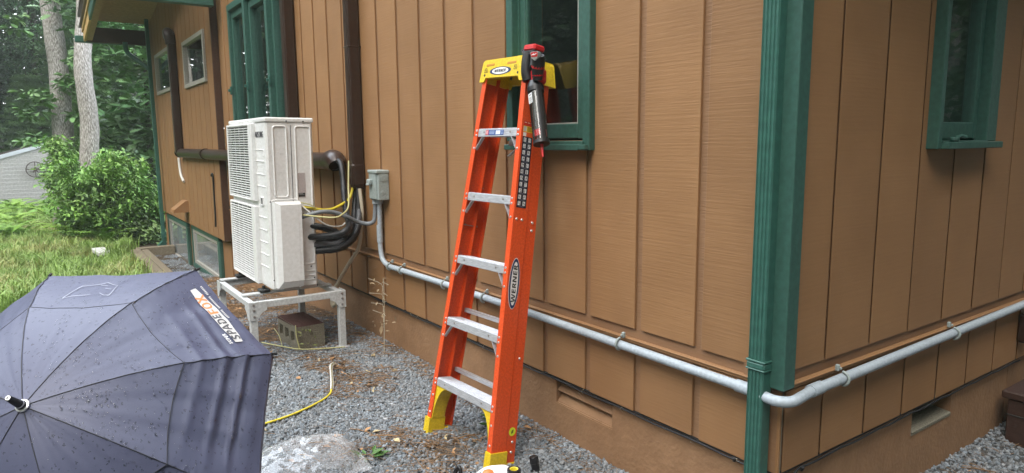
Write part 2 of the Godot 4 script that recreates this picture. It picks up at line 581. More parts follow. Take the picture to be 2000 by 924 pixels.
# ---------------------------------------------------------------- ground
func ground() -> void:
	var xs := []
	var zs := []
	var x := -140.0
	while x < 140.0:
		xs.append(x)
		x += 0.07 if x > -5.2 and x < 1.6 else (0.22 if x > -14.0 and x < 3.0 else (1.2 if absf(x) < 45.0 else 12.0))
	var z := -140.0
	while z < 140.0:
		zs.append(z)
		z += 0.07 if z > -2.6 and z < 2.0 else (0.22 if z > -3.0 and z < 5.0 else (1.2 if absf(z) < 45.0 else 12.0))
	var v := PackedVector3Array()
	var n := PackedVector3Array()
	var c := PackedColorArray()
	var idx := PackedInt32Array()
	var grit := Color(0.14, 0.15, 0.155)
	var dirt := Color(0.115, 0.08, 0.05)
	var lawn := Color(0.085, 0.11, 0.03)
	for a in xs:
		for b in zs:
			var y := ground_y(a, b)
			v.append(V(a, y, b))
			n.append(V(ground_y(a - 0.05, b) - ground_y(a + 0.05, b), 0.1, ground_y(a, b - 0.05) - ground_y(a, b + 0.05)).normalized())
			var g := clampf((a + 5.0) / 0.8, 0.0, 1.0)
			var l := clampf((b - 0.8) / 0.5, 0.0, 1.0) * clampf((-6.3 - a) / 1.0, 0.0, 1.0)
			l = maxf(l, clampf((b - 3.0) / 1.0, 0.0, 1.0))
			l = maxf(l, clampf((-13.5 - a) / 0.6, 0.0, 1.0))
			var k := dirt.lerp(grit, g * clampf(0.75 + patches.get_noise_2d(a, b) * 0.9, 0.0, 1.0)).lerp(lawn, l)
			c.append(k)
	var m := zs.size()
	for i in xs.size() - 1:
		for j in m - 1:
			var p := i * m + j
			idx.append_array(PackedInt32Array([p, p + m, p + m + 1, p, p + m + 1, p + 1]))
	var arr := []
	arr.resize(Mesh.ARRAY_MAX)
	arr[Mesh.ARRAY_VERTEX] = v
	arr[Mesh.ARRAY_NORMAL] = n
	arr[Mesh.ARRAY_COLOR] = c
	arr[Mesh.ARRAY_INDEX] = idx
	var mesh := ArrayMesh.new()
	mesh.add_surface_from_arrays(Mesh.PRIMITIVE_TRIANGLES, arr)
	put("ground", mesh, M["soil"], null, "structure")

# ---------------------------------------------------------------- house
var home: Node3D

func boards(face: Node3D, edges: Array, y0: float, y1: float, z0: float, z1: float, holes: Array, cut := 0.0, first := 0) -> void:   # cut: how far the edge towards the corner is cut back
	for e in edges:
		var rs := [Rect2(e[0], y0, e[1] - e[0], y1 - y0)]
		for h in holes:
			rs = less(rs, h)
		var lift := rng.randf_range(-0.0008, 0.0008)
		var low := rng.randf_range(-0.002, 0.002)
		var paint: Material = M["siding"][first + rng.randi() % 4]
		for r in rs:
			if r.size.x < 0.004:
				continue
			var mb := MB.new()
			var b: float = r.position.y + (low if absf(r.position.y - y0) < 0.001 else 0.0)
			if cut > 0.0 and r.size.x > cut * 2.0:
				var x0: float = r.position.x
				var x1: float = r.end.x
				var zf := z1 + lift
				mb.prism(PackedVector2Array([V2(x0, zf - 0.001), V2(x0 + 0.001, zf), V2(x1 - 0.001, zf), V2(x1, zf - 0.001), V2(x1, z0), V2(x0 + cut, z0)]), 0.0, r.end.y - b, Transform3D(Basis(V(1, 0, 0), V(0, 0, 1), V(0, -1, 0)), V(0, r.end.y, 0)))
			else:
				mb.box(V(r.position.x + r.size.x * 0.5, (b + r.end.y) * 0.5, (z0 + z1 + lift) * 0.5), V(r.size.x, r.end.y - b, z1 + lift - z0), 0.0015)
			put("board", mb, paint, face)

func sheet(face: Node3D, called: String, r: Rect2, holes: Array, z0: float, z1: float, m: Material) -> void:
	var rs := [r]
	for h in holes:
		rs = less(rs, h)
	var mb := MB.new()
	for k in rs:
		mb.box(V(k.position.x + k.size.x * 0.5, k.position.y + k.size.y * 0.5, (z0 + z1) * 0.5), V(k.size.x, k.size.y, z1 - z0))
	put(called, mb, m, face)

func room(called: String, r: Rect2, z: float, deep: float, parent: Node, m: Material) -> void:   # the dark room seen through a pane
	var mb := MB.new()
	var x0 := r.position.x; var x1 := r.end.x; var y0 := r.position.y; var y1 := r.end.y
	mb.span(V(x0 - 0.3, y0 - 0.3, z - deep - 0.02), V(x1 + 0.3, y1 + 0.3, z - deep))
	mb.span(V(x0 - 0.32, y0 - 0.3, z - deep), V(x0 - 0.3, y1 + 0.3, z))
	mb.span(V(x1 + 0.3, y0 - 0.3, z - deep), V(x1 + 0.32, y1 + 0.3, z))
	mb.span(V(x0 - 0.3, y0 - 0.32, z - deep), V(x1 + 0.3, y0 - 0.3, z))
	mb.span(V(x0 - 0.3, y1 + 0.3, z - deep), V(x1 + 0.3, y1 + 0.32, z))
	put(called, mb, m, parent)

func bars(called: String, list: Array, m: Material, parent: Node, bevel := 0.003) -> void:   # corner-to-corner boxes joined as one frame
	var mb := MB.new()
	for b in list:
		mb.span(b[0], b[1], bevel)
	put(called, mb, m, parent)

func part(called: String, parent: Node, xf := Transform3D()) -> Node3D:
	var o := Node3D.new()
	o.name = called
	o.transform = xf
	parent.add_child(o, true)
	return o

func house() -> void:
	home = thing("house", "brown wooden house with green window trim and painted block foundation", "house")
	# --- long wall, facing +z
	var lw := part("long_wall", home)
	var main_hole := Rect2(-1.487, 1.431, 0.515, 0.97)
	var big_hole := Rect2(-6.93, 1.25, 1.98, 1.69)
	sheet(lw, "backing", Rect2(-7.75, 0.304, 7.72, 4.2), [main_hole, big_hole], -0.15, -0.012, M["siding_backing"])
	var edges := []
	edges.append([-0.029, -0.002])
	for i in 25:
		var s := -0.065 - 0.307 * i
		edges.append([maxf(s - 0.271, -7.75), s])
	boards(lw, edges, 0.66, 4.5, -0.0115, 0.0, [main_hole, big_hole])
	boards(lw, edges, 0.306, 0.594, -0.0115, 0.0, [])
	var mb := MB.new()
	mb.span(V(-7.75, 0.598, -0.0115), V(-0.02, 0.618, 0.006), 0.003)
	mb.span(V(-7.75, 0.611, -0.0115), V(-0.02, 0.6165, 0.011), 0.002)
	put("ledge", mb, M["siding"][1], lw)
	# --- end wall, facing +x; its own x runs along -z
	var ew := part("end_wall", home, Transform3D(Basis(V(0, 0, -1), V(0, 1, 0), V(1, 0, 0)), V()))
	var end_hole := Rect2(0.92, 1.415, 0.415, 1.0)
	sheet(ew, "backing", Rect2(0.0, 0.304, 7.0, 4.2), [end_hole], -0.15, -0.012, M["siding_backing"])
	edges = [[0.0, 0.243]]
	for i in 22:
		edges.append([0.301 * (i + 1) - 0.0456, 0.301 * (i + 2) - 0.0576])
	boards(ew, edges, 0.66, 4.5, -0.0115, 0.0, [end_hole], 0.018, 4)
	edges[0] = [0.022, 0.243]
	boards(ew, edges, 0.306, 0.594, -0.0115, 0.0, [], 0.018, 4)
	mb = MB.new()
	mb.span(V(0.012, 0.598, -0.0115), V(7.0, 0.618, 0.006), 0.003)
	mb.span(V(0.012, 0.611, -0.0115), V(7.0, 0.6165, 0.011), 0.002)
	put("ledge", mb, M["siding"][2], ew)
	# --- corner trim
	mb = MB.new()
	mb.span(V(-0.055, 0.609, -0.038), V(0.022, 4.5, 0.026), 0.003)
	put("corner_trim", mb, M["green_wood"], home)
	mb = MB.new()
	mb.span(V(-0.03, 0.3, -0.020), V(-0.003, 0.606, -0.004), 0.002)
	put("corner_post", mb, M["timber"], home)
	# --- foundation with its two vents
	var fo := part("foundation", home)
	sheet(fo, "long_side", Rect2(-7.75, -1.2, 7.73, 1.496), [Rect2(-1.213, 0.165, 0.39, 0.131)], -0.3, -0.02, M["foundation_paint"])
	var fe := part("end_side", fo, Transform3D(Basis(V(0, 0, -1), V(0, 1, 0), V(1, 0, 0)), V()))
	sheet(fe, "block_face", Rect2(0.302, -1.2, 1.718, 1.496), [Rect2(1.0, 0.175, 0.375, 0.121)], -0.3, -0.02, M["foundation_paint"])
	sheet(fe, "block_face", Rect2(2.06, -1.2, 5.0, 1.496), [], -0.3, -0.03, M["foundation_paint"])
	mb = MB.new()
	mb.span(V(-7.75, 0.2965, -0.1), V(-0.004, 0.303, -0.003))
	mb.span(V(-0.1, 0.2965, -7.0), V(-0.003, 0.303, -0.004))
	put("sill_seal", mb, M["asphalt_seal"], home)
	mb = MB.new()
	mb.span(V(-1.213, 0.165, -0.29), V(-0.823, 0.296, -0.16))
	mb.box(V(-1.018, 0.262, -0.058), V(0.386, 0.012, 0.09), 0.002, Basis(Vector3.RIGHT, 0.9))
	mb.box(V(-1.018, 0.205, -0.058), V(0.386, 0.012, 0.09), 0.002, Basis(Vector3.RIGHT, 0.9))
	mb.span(V(-1.213, 0.158, -0.1), V(-0.823, 0.172, -0.022), 0.002)
	put("louvre_vent", mb, M["foundation_paint"], fo)
	mb = MB.new()
	mb.span(V(1.0, 0.175, -0.29), V(1.375, 0.296, -0.17))
	put("vent_back", mb, M["dark_room"], fe)
	mb = MB.new()
	mb.box(V(1.1875, 0.184, -0.09), V(0.372, 0.02, 0.15), 0.003, Basis(Vector3.RIGHT, 0.12))
	put("vent_sill", mb, M["block_concrete"], fe)
	mb = MB.new()
	for k in 22:
		var x := rng.randf_range(-3.2, -0.15)
		var y := [0.302, 0.302, 0.60][k % 3] as float
		var a := rng.randf_range(-2.6, -0.5)
		var ln := rng.randf_range(0.006, 0.018)
		var p0 := V(x, y + rng.randf_range(-0.01, 0.008), 0.004)
		mb.tube([p0, p0 + V(cos(a) * ln, sin(a) * ln, 0.006), p0 + V(cos(a + 0.6) * ln * 1.7, sin(a + 0.6) * ln * 1.5, 0.004)], 0.0005, 3)
		mb.box(p0, V(0.003, 0.002, 0.002) * rng.randf_range(0.6, 1.4))
	put("cobwebs", mb, M["hose_tan"], home, "stuff")
	# --- roof over the end wall (above the picture), floor and ceiling of the rooms
	mb = MB.new()
	mb.span(V(-7.75, 4.5, -9.0), V(-0.15, 4.7, 0.35), 0.01)
	mb.box(V(0.18, 3.05, -3.5), V(0.8, 0.16, 7.6), 0.01, Basis(Vector3.BACK, -0.3))
	put("roof", mb, M["brown_wood"], home)
	# --- main window in the long wall
	var w := part("window", lw)
	var gw: Material = M["green_wood"]
	bars("casing", [[V(-1.538, 1.431, -0.011), V(-1.487, 2.45, 0.035)], [V(-0.972, 1.389, -0.011), V(-0.929, 2.45, 0.035)], [V(-1.538, 2.4, -0.011), V(-0.929, 2.46, 0.037)]], gw, w)
	bars("sill", [[V(-1.532, 1.389, 0.0), V(-0.9725, 1.415, 0.058)], [V(-0.9725, 1.392, 0.0355), V(-0.932, 1.414, 0.058)], [V(-1.50, 1.412, -0.05), V(-0.96, 1.430, 0.045)]], gw, w)
	bars("jamb", [[V(-1.488, 1.43, -0.14), V(-1.476, 2.4, 0.0)]], gw, w, 0.001)
	bars("jamb", [[V(-0.984, 1.43, -0.14), V(-0.971, 2.4, 0.0)]], gw, w, 0.001)
	bars("sash", [[V(-1.474, 1.44, -0.05), V(-1.432, 2.4, -0.004)], [V(-1.048, 1.44, -0.05), V(-0.986, 2.4, -0.004)], [V(-1.432, 1.442, -0.05), V(-1.048, 1.505, -0.003)]], gw, w)
	bars("glazing_bead", [[V(-1.432, 1.505, -0.03), V(-1.424, 2.4, -0.01)]], gw, w, 0.001)
	bars("glazing_bead", [[V(-1.058, 1.505, -0.03), V(-1.048, 2.4, -0.01)], [V(-1.422, 1.505, -0.03), V(-1.058, 1.511, -0.008)]], M["alu_frame"], w, 0.001)
	mb = MB.new()
	mb.span(V(-1.43, 1.507, -0.024), V(-1.05, 2.4, -0.020))
	put("pane", mb, M["window_glass"], w)
	room("interior", Rect2(-1.43, 1.5, 0.4, 0.9), -0.15, 1.2, w, M["dark_room"])
	# --- triple casement behind the heat pump
	w = part("window", lw)
	bars("casing", [[V(-6.95, 1.25, -0.011), V(-6.89, 2.94, 0.06)], [V(-6.95, 2.88, -0.011), V(-4.9, 2.95, 0.062)], [V(-6.95, 1.22, -0.011), V(-4.9, 1.29, 0.08)]], gw, w)
	bars("mullion", [[V(-6.24, 1.29, -0.1), V(-6.17, 2.88, 0.075)]], gw, w)
	bars("mullion", [[V(-5.45, 1.29, -0.1), V(-5.38, 2.88, 0.075)]], gw, w)
	for k in 3:
		var a: float = [-6.885, -6.165, -5.375][k]
		var b: float = [-6.245, -5.455, -4.9][k]
		bars("sash", [[V(a, 1.3, -0.04), V(a + 0.05, 2.87, 0.03)], [V(b - 0.05, 1.3, -0.04), V(b, 2.87, 0.03)], [V(a + 0.05, 2.80, -0.04), V(b - 0.05, 2.87, 0.029)], [V(a + 0.05, 1.3, -0.04), V(b - 0.05, 1.37, 0.029)]], gw, w)
		mb = MB.new()
		mb.span(V(a + 0.05, 1.37, -0.012), V(b - 0.05, 2.8, -0.008))
		put("pane", mb, M["window_glass"], w)
		mb = MB.new()
		mb.box(V(a - 0.01, 2.02, 0.078), V(0.035, 0.09, 0.02), 0.004)
		mb.box(V(a - 0.005, 2.02, 0.095), V(0.02, 0.03, 0.03), 0.004)
		put("latch", mb, M["green_paint"], w)
	room("interior", Rect2(-6.8, 1.4, 1.9, 1.4), -0.15, 1.5, w, M["dark_room"])
	# --- window in the end wall
	w = part("window", ew)
	bars("casing", [[V(0.893, 1.386, -0.011), V(0.925, 2.45, 0.043)], [V(1.335, 1.414, -0.011), V(1.435, 2.45, 0.043)]], gw, w)
	bars("sill", [[V(0.9255, 1.386, 0.0), V(1.44, 1.413, 0.07)], [V(0.92, 1.412, -0.05), V(1.34, 1.418, 0.05)]], gw, w)
	bars("jamb", [[V(0.92, 1.41, -0.14), V(0.93, 2.4, 0.0)]], gw, w, 0.001)
	bars("jamb", [[V(1.325, 1.41, -0.14), V(1.336, 2.4, 0.0)]], gw, w, 0.001)
	bars("sash", [[V(0.932, 1.425, -0.04), V(0.955, 2.4, 0.008)], [V(1.288, 1.425, -0.04), V(1.322, 2.4, 0.008)], [V(0.955, 1.427, -0.04), V(1.288, 1.492, 0.009)]], gw, w)
	mb = MB.new()
	mb.span(V(0.955, 1.49, -0.012), V(1.29, 2.4, -0.008))
	put("pane", mb, M["window_glass"], w)
	mb = MB.new()
	mb.box(V(0.99, 1.424, 0.06), V(0.05, 0.018, 0.02), 0.005)
	mb.tube([V(1.0, 1.43, 0.06), V(1.03, 1.437, 0.07), V(1.045, 1.43, 0.08)], 0.007, 6)
	put("window_crank", mb, gw, w)
	room("interior", Rect2(0.95, 1.45, 0.35, 0.9), -0.15, 0.7, w, M["dark_room"])
	mb = MB.new()
	mb.grid(24, 2, func(u: float, t: float) -> Vector3: return V(1.14 + 0.3 * u, 1.3 + 1.2 * t, -0.2 - 0.015 * sin(u * 40.0)))
	put("curtain", mb, M["curtain"], w)
	# --- metal bracket low on the end wall
	mb = MB.new()
	mb.box(V(2.06, 0.475, 0.028), V(0.07, 0.15, 0.055), 0.012)
	mb.box(V(2.06, 0.555, 0.035), V(0.03, 0.02, 0.03), 0.004)
	put("bracket", mb, M["brown_vinyl"], ew)

func far_wing() -> void:
	var fw := part("far_wall", home)
	var holes := [Rect2(-9.475, 2.21, 1.41, 0.64), Rect2(-12.05, 2.27, 1.55, 0.67)]
	sheet(fw, "backing", Rect2(-13.05, 0.22, 5.33, 4.1), holes, 0.003, 0.068, M["siding_backing"])
	var edges := []
	for i in 18:
		var s := -7.74 - 0.305 * i
		edges.append([maxf(s - 0.283, -13.05), s])
	boards(fw, edges, 0.215, 4.32, 0.0685, 0.08, holes)
	var mb := MB.new()
	mb.span(V(-7.718, 0.215, 0.002), V(-7.7, 4.32, 0.082), 0.002)
	put("edge_trim", mb, M["brown_trim"], fw)
	var af: Material = M["alu_frame"]
	for h in holes:
		var w := part("window", fw)
		var x0: float = h.position.x; var x1: float = h.end.x; var y0: float = h.position.y; var y1: float = h.end.y
		bars("frame", [[V(x0, y0, 0.02), V(x0 + 0.06, y1, 0.108)], [V(x1 - 0.06, y0, 0.02), V(x1, y1, 0.108)], [V(x0 + 0.06, y1 - 0.055, 0.02), V(x1 - 0.06, y1, 0.107)], [V(x0 + 0.06, y0, 0.02), V(x1 - 0.06, y0 + 0.055, 0.107)]], af, w)
		mb = MB.new()
		mb.span(V(x0 + 0.06, y0 + 0.05, 0.074), V(x1 - 0.06, y1 - 0.05, 0.078))
		put("pane", mb, M["window_glass"], w)
		room("interior", h, 0.0, 1.0, w, M["dark_room"])
	# --- basement wall below the siding
	var bw := part("basement_wall", home)
	var bh := [Rect2(-10.12, -0.40, 1.86, 0.60), Rect2(-12.4, -0.55, 1.87, 0.72)]
	sheet(bw, "panel", Rect2(-13.0, -1.2, 5.25, 1.42), bh, -0.15, 0.0, M["siding"][0])
	for h in bh:
		var w := part("window", bw)
		var x0: float = h.position.x; var x1: float = h.end.x; var y0: float = h.position.y; var y1: float = h.end.y
		bars("surround", [[V(x0 - 0.02, y1 - 0.06, 0.0), V(x1 + 0.02, y1 + 0.012, 0.05)], [V(x1 - 0.09, y0, 0.0), V(x1 + 0.05, y1 - 0.061, 0.045)], [V(x0 - 0.05, y0, 0.0), V(x0 + 0.03, y1 - 0.061, 0.045)], [V(x0 - 0.05, y0 - 0.07, 0.0), V(x1 + 0.05, y0 - 0.001, 0.05)]], M["green_wood"], w)
		bars("frame", [[V(x0 + 0.032, y0, 0.0), V(x0 + 0.10, y1 - 0.062, 0.036)], [V(x1 - 0.15, y0, 0.0), V(x1 - 0.092, y1 - 0.062, 0.036)], [V(x0 + 0.1, y1 - 0.11, 0.0), V(x1 - 0.15, y1 - 0.062, 0.035)], [V(x0 + 0.1, y0, 0.0), V(x1 - 0.15, y0 + 0.05, 0.035)]], M["alu_frame"], w)
		mb = MB.new()
		mb.span(V(x0 + 0.1, y0 + 0.05, 0.01), V(x1 - 0.15, y1 - 0.11, 0.014))
		put("pane", mb, M["dusty_glass"], w)
		room("interior", h, -0.15, 0.8, w, M["dark_room"])
	mb = MB.new()
	mb.prism(PackedVector2Array([V2(0.08, 0.40), V2(0.30, 0.40), V2(0.29, 0.44), V2(0.12, 0.57), V2(0.08, 0.57)]), 0.0, 0.3, Transform3D(Basis(V(0, 0, 1), V(0, 1, 0), V(-1, 0, 0)), V(-10.0, 0, 0)))
	put("vent_hood", mb, M["siding"][3], home)
	# --- roof overhang above the far wall
	var ro := part("overhang", home)
	for k in 11:   # soffit planks run outwards from the wall
		var a := -12.58 + 0.46 * k
		mb = MB.new()
		mb.box(V(a + 0.229, 3.54 + 0.15 * (a + 12.83), 0.55), V(0.462, 0.03, 0.98), 0.004, Basis(Vector3.BACK, atan(0.15)))
		put("plank", mb, M["soffit_paint"], ro)
	mb = MB.new()
	mb.span(V(-12.68, 3.17, 0.02), V(-12.58, 3.42, 1.03), 0.004)
	put("beam", mb, M["brown_wood"], ro)
	mb = MB.new()
	mb.span(V(-7.53, 3.03, 0.084), V(-7.43, 3.55, 1.03), 0.004)
	mb.span(V(-7.54, 3.02, 0.084), V(-7.42, 3.045, 1.035), 0.003)
	put("fascia", mb, M["green_wood"], ro)
	var tilt := Basis(Vector3.BACK, atan(0.1))
	mb = MB.new()
	mb.box(V(-10.1, 3.18 + 0.1 * 2.5 + 0.11, 1.0), V(5.1, 0.2, 0.09), 0.003, tilt)
	put("rafter", mb, M["soffit_paint"], ro)
	mb = MB.new()
	mb.box(V(-11.95, 3.18 + 0.1 * 0.65 + 0.075, 1.062), V(1.4, 0.15, 0.03), 0.002, tilt)
	put("fascia", mb, M["fresh_wood"], ro)
	mb = MB.new()
	mb.box(V(-9.35, 3.18 + 0.1 * 3.25 + 0.075, 1.062), V(3.75, 0.15, 0.03), 0.002, tilt)
	put("fascia", mb, M["green_wood"], ro)
	mb = MB.new()
	mb.box(V(-10.1, 3.18 + 0.1 * 2.5 + 0.2, 1.075), V(5.2, 0.09, 0.04), 0.002, tilt)
	put("fascia", mb, M["fresh_wood"], ro)
	mb = MB.new()
	var pitch := Basis(Vector3.BACK, atan(0.15))
	mb.box(V(-10.1, 4.01, 0.58), V(5.4, 0.04, 1.1), 0.002, pitch)
	mb.box(V(-10.1, 4.55, -2.0), V(5.4, 0.1, 5.6), 0.01, pitch)
	mb.box(V(-10.1, 3.18 + 0.1 * 2.5 + 0.252, 1.105), V(5.3, 0.02, 0.05), 0.002, tilt)
	put("roof", mb, M["brown_vinyl"], ro)
	# --- gutter end and far downspout
	var d := thing("far_downspout", "dark green downspout with an elbow at the far end of the house", "downspout", V(-12.3, -0.42, 0.15))
	mb = MB.new()
	mb.box(V(0, 2.0, 0), V(0.075, 4.0, 0.06), 0.006)
	put("pipe", mb, M["green_paint"], d)
	mb = MB.new()
	mb.box(V(0, 0.22, 0.0), V(0.09, 0.1, 0.075), 0.006)
	mb.bar(V(0, 0.1, 0.0), V(0.02, -0.02, 0.12), 0.08, 0.07)
	put("foot_elbow", mb, M["green_paint"], d)
	mb = MB.new()
	mb.tube(smooth([V(-0.25, 3.62, 0.32), V(-0.25, 3.45, 0.30), V(-0.15, 3.3, 0.15), V(0, 3.15, 0.0)], 4), 0.04, 8)
	put("top_elbow", mb, M["green_paint"], d)
	mb = MB.new()
	mb.box(V(-0.42, 3.64, 0.6), V(0.12, 0.11, 0.9), 0.01)
	put("gutter", mb, M["green_paint"], d)

func V2(x: float, y: float) -> Vector2:
	return Vector2(x, y)

func corner_downspout() -> void:
	var d := thing("corner_downspout", "ribbed green downspout at the near corner of the brown house", "downspout", V(-0.06, -0.05, 0.04))
	var p := PackedVector2Array()
	var w := 0.031
	# ribbed front: shallow flutes
	p.append(V2(-w, -0.022))
	p.append(V2(w, -0.022))
	p.append(V2(w, 0.020))
	p.append(V2(w - 0.004, 0.025))
	for k in 4:
		var a := w - 0.009 - 0.0135 * k
		p.append(V2(a, 0.025)); p.append(V2(a - 0.0025, 0.0215)); p.append(V2(a - 0.0055, 0.0215)); p.append(V2(a - 0.008, 0.025))
	p.append(V2(-w + 0.004, 0.025))
	p.append(V2(-w, 0.020))
	var mb := MB.new()
	mb.prism(p, 0.0, 4.5, Transform3D(Basis(V(1, 0, 0), V(0, 0, 1), V(0, -1, 0)), V(0, 4.5, 0)))
	put("pipe", mb, M["green_paint"], d)
	mb = MB.new()
	mb.box(V(0, 0.735, 0.0), V(0.071, 0.026, 0.056), 0.006)
	mb.box(V(0, 0.751, 0.0), V(0.073, 0.007, 0.058), 0.002)
	mb.box(V(0, 0.722, 0.0), V(0.073, 0.006, 0.058), 0.002)
	put("sleeve", mb, M["green_paint"], d)
	mb = MB.new()
	mb.box(V(0, 3.0, -0.025), V(0.09, 0.03, 0.01), 0.003)
	put("strap", mb, M["green_paint"], d)

func clamp_ring(parent: Node, at: Vector3, along: Vector3, out: Vector3) -> void:
	var mb := MB.new()
	var pts := []
	for k in 9:
		var a := PI * k / 8.0
		pts.append(at + Vector3.UP * cos(a) * 0.0245 + out * sin(a) * 0.0245)
	mb.tube(pts, 0.0055, 6, true, 1.0, along)
	mb.box(at + Vector3.UP * 0.034 - out * 0.02, V(0.014, 0.024, 0.014), 0.003)
	mb.box(at + Vector3.UP * 0.034 - out * 0.008, V(0.008, 0.008, 0.008), 0.002)
	put("clamp", mb, M["box_grey"], parent)

func conduit() -> void:
	var d := thing("conduit_pipe", "pale grey conduit running along both walls and around the house corner", "pipe")
	var z := 0.034
	var y := 0.592
	var mb := MB.new()
	mb.tube([V(-3.085, 1.06, z), V(-3.092, 0.9, z), V(-3.1, 0.76, z)], 0.017, 12)
	mb.tube(smooth([V(-3.1, 0.78, z), V(-3.098, 0.70, z), V(-3.07, 0.625, z), V(-2.99, 0.594, z), V(-2.9, 0.589, z)], 5), 0.017, 12)
	mb.tube([V(-2.9, 0.589, z), V(-2.2, 0.596, z), V(-1.4, 0.594, z), V(-0.7, 0.588, z), V(-0.12, 0.584, z)], 0.0182, 14)
	put("long_run", mb, M["grey_plastic"], d)
	mb = MB.new()
	mb.tube(smooth([V(-0.13, 0.584, z), V(-0.06, 0.583, z + 0.006), V(0.01, 0.583, 0.052), V(0.048, 0.584, 0.02), V(0.044, 0.585, -0.05), V(0.036, 0.586, -0.12)], 5), 0.0182, 14)
	put("elbow", mb, M["grey_plastic"], d)
	mb = MB.new()
	mb.tube([V(0.035, 0.585, -0.115), V(0.035, 0.595, -0.8), V(0.035, 0.612, -2.1), V(0.035, 0.63, -3.4)], 0.0182, 14)
	put("end_run", mb, M["grey_plastic"], d)
	mb = MB.new()
	mb.tube([V(-3.1, 0.86, z), V(-3.102, 0.74, z)], 0.021, 12)
	put("coupling", mb, M["grey_plastic"], d)
	mb = MB.new()
	mb.tube([V(-0.15, 0.584, z), V(-0.09, 0.584, z)], 0.0222, 14)
	put("coupling", mb, M["grey_plastic"], d)
	mb = MB.new()
	mb.tube([V(0.0355, 0.586, -0.11), V(0.035, 0.587, -0.175)], 0.0222, 14)
	put("coupling", mb, M["grey_plastic"], d)
	for x in [-0.727, -1.766, -2.2, -2.77, -2.952]:
		clamp_ring(d, V(x, 0.592 if x > -2.9 else 0.59, z), V(1, 0, 0), V(0, 0, 1))
	for q in [-0.312, -1.197, -2.4]:
		clamp_ring(d, V(0.035, 0.588 - 0.012 * (q + 0.3), q), V(0, 0, 1), V(1, 0, 0))
	# black cable along the bottom edge of the siding
	mb = MB.new()
	var pts := []
	for k in 30:
		pts.append(V(-3.3 + 0.11 * k, 0.2945 + 0.003 * sin(k * 1.7), 0.004))
	mb.tube(pts, 0.004, 5)
	mb.tube([V(-0.17, 0.29, 0.006), V(-0.168, 0.303, 0.012)], 0.007, 6)
	pts = []
	for k in 24:
		pts.append(V(0.004, 0.2935 + 0.003 * sin(k * 2.1) - (0.03 if k == 0 else 0.0), -0.03 - 0.09 * k))
	mb.tube(pts, 0.004, 5)
	mb.tube([V(0.006, 0.286, -0.13), V(0.012, 0.3, -0.128)], 0.007, 6)
	tag(put("low_cable", mb, M["rubber_black"]), "thin black cable along the lower edge of the siding", "cable")

# ---------------------------------------------------------------- heat pump, its stand, its lines
func loop_rect(mb: MB, z0: float, z1: float, y0: float, y1: float, x: float, r: float, w: float) -> void:   # a pressed rounded rectangle on a side panel
	var pts := []
	for q in [[z1 - r, y1 - r, 0.0], [z0 + r, y1 - r, 90.0], [z0 + r, y0 + r, 180.0], [z1 - r, y0 + r, 270.0]]:
		for k in 5:
			var a := deg_to_rad(q[2] + 22.5 * k)
			pts.append(V(x, q[1] + sin(a) * r, q[0] + cos(a) * r))
	pts.append(pts[0])
	mb.tube(pts, w, 6, false, 1.0, V(1, 0, 0))

func drops(called: String, parent: Node, xs: Array) -> void:
	var s := SphereMesh.new()
	s.radius = 1.0
	s.height = 2.0
	s.radial_segments = 8
	s.rings = 4
	many(called, s, M["water"], xs, [], parent)

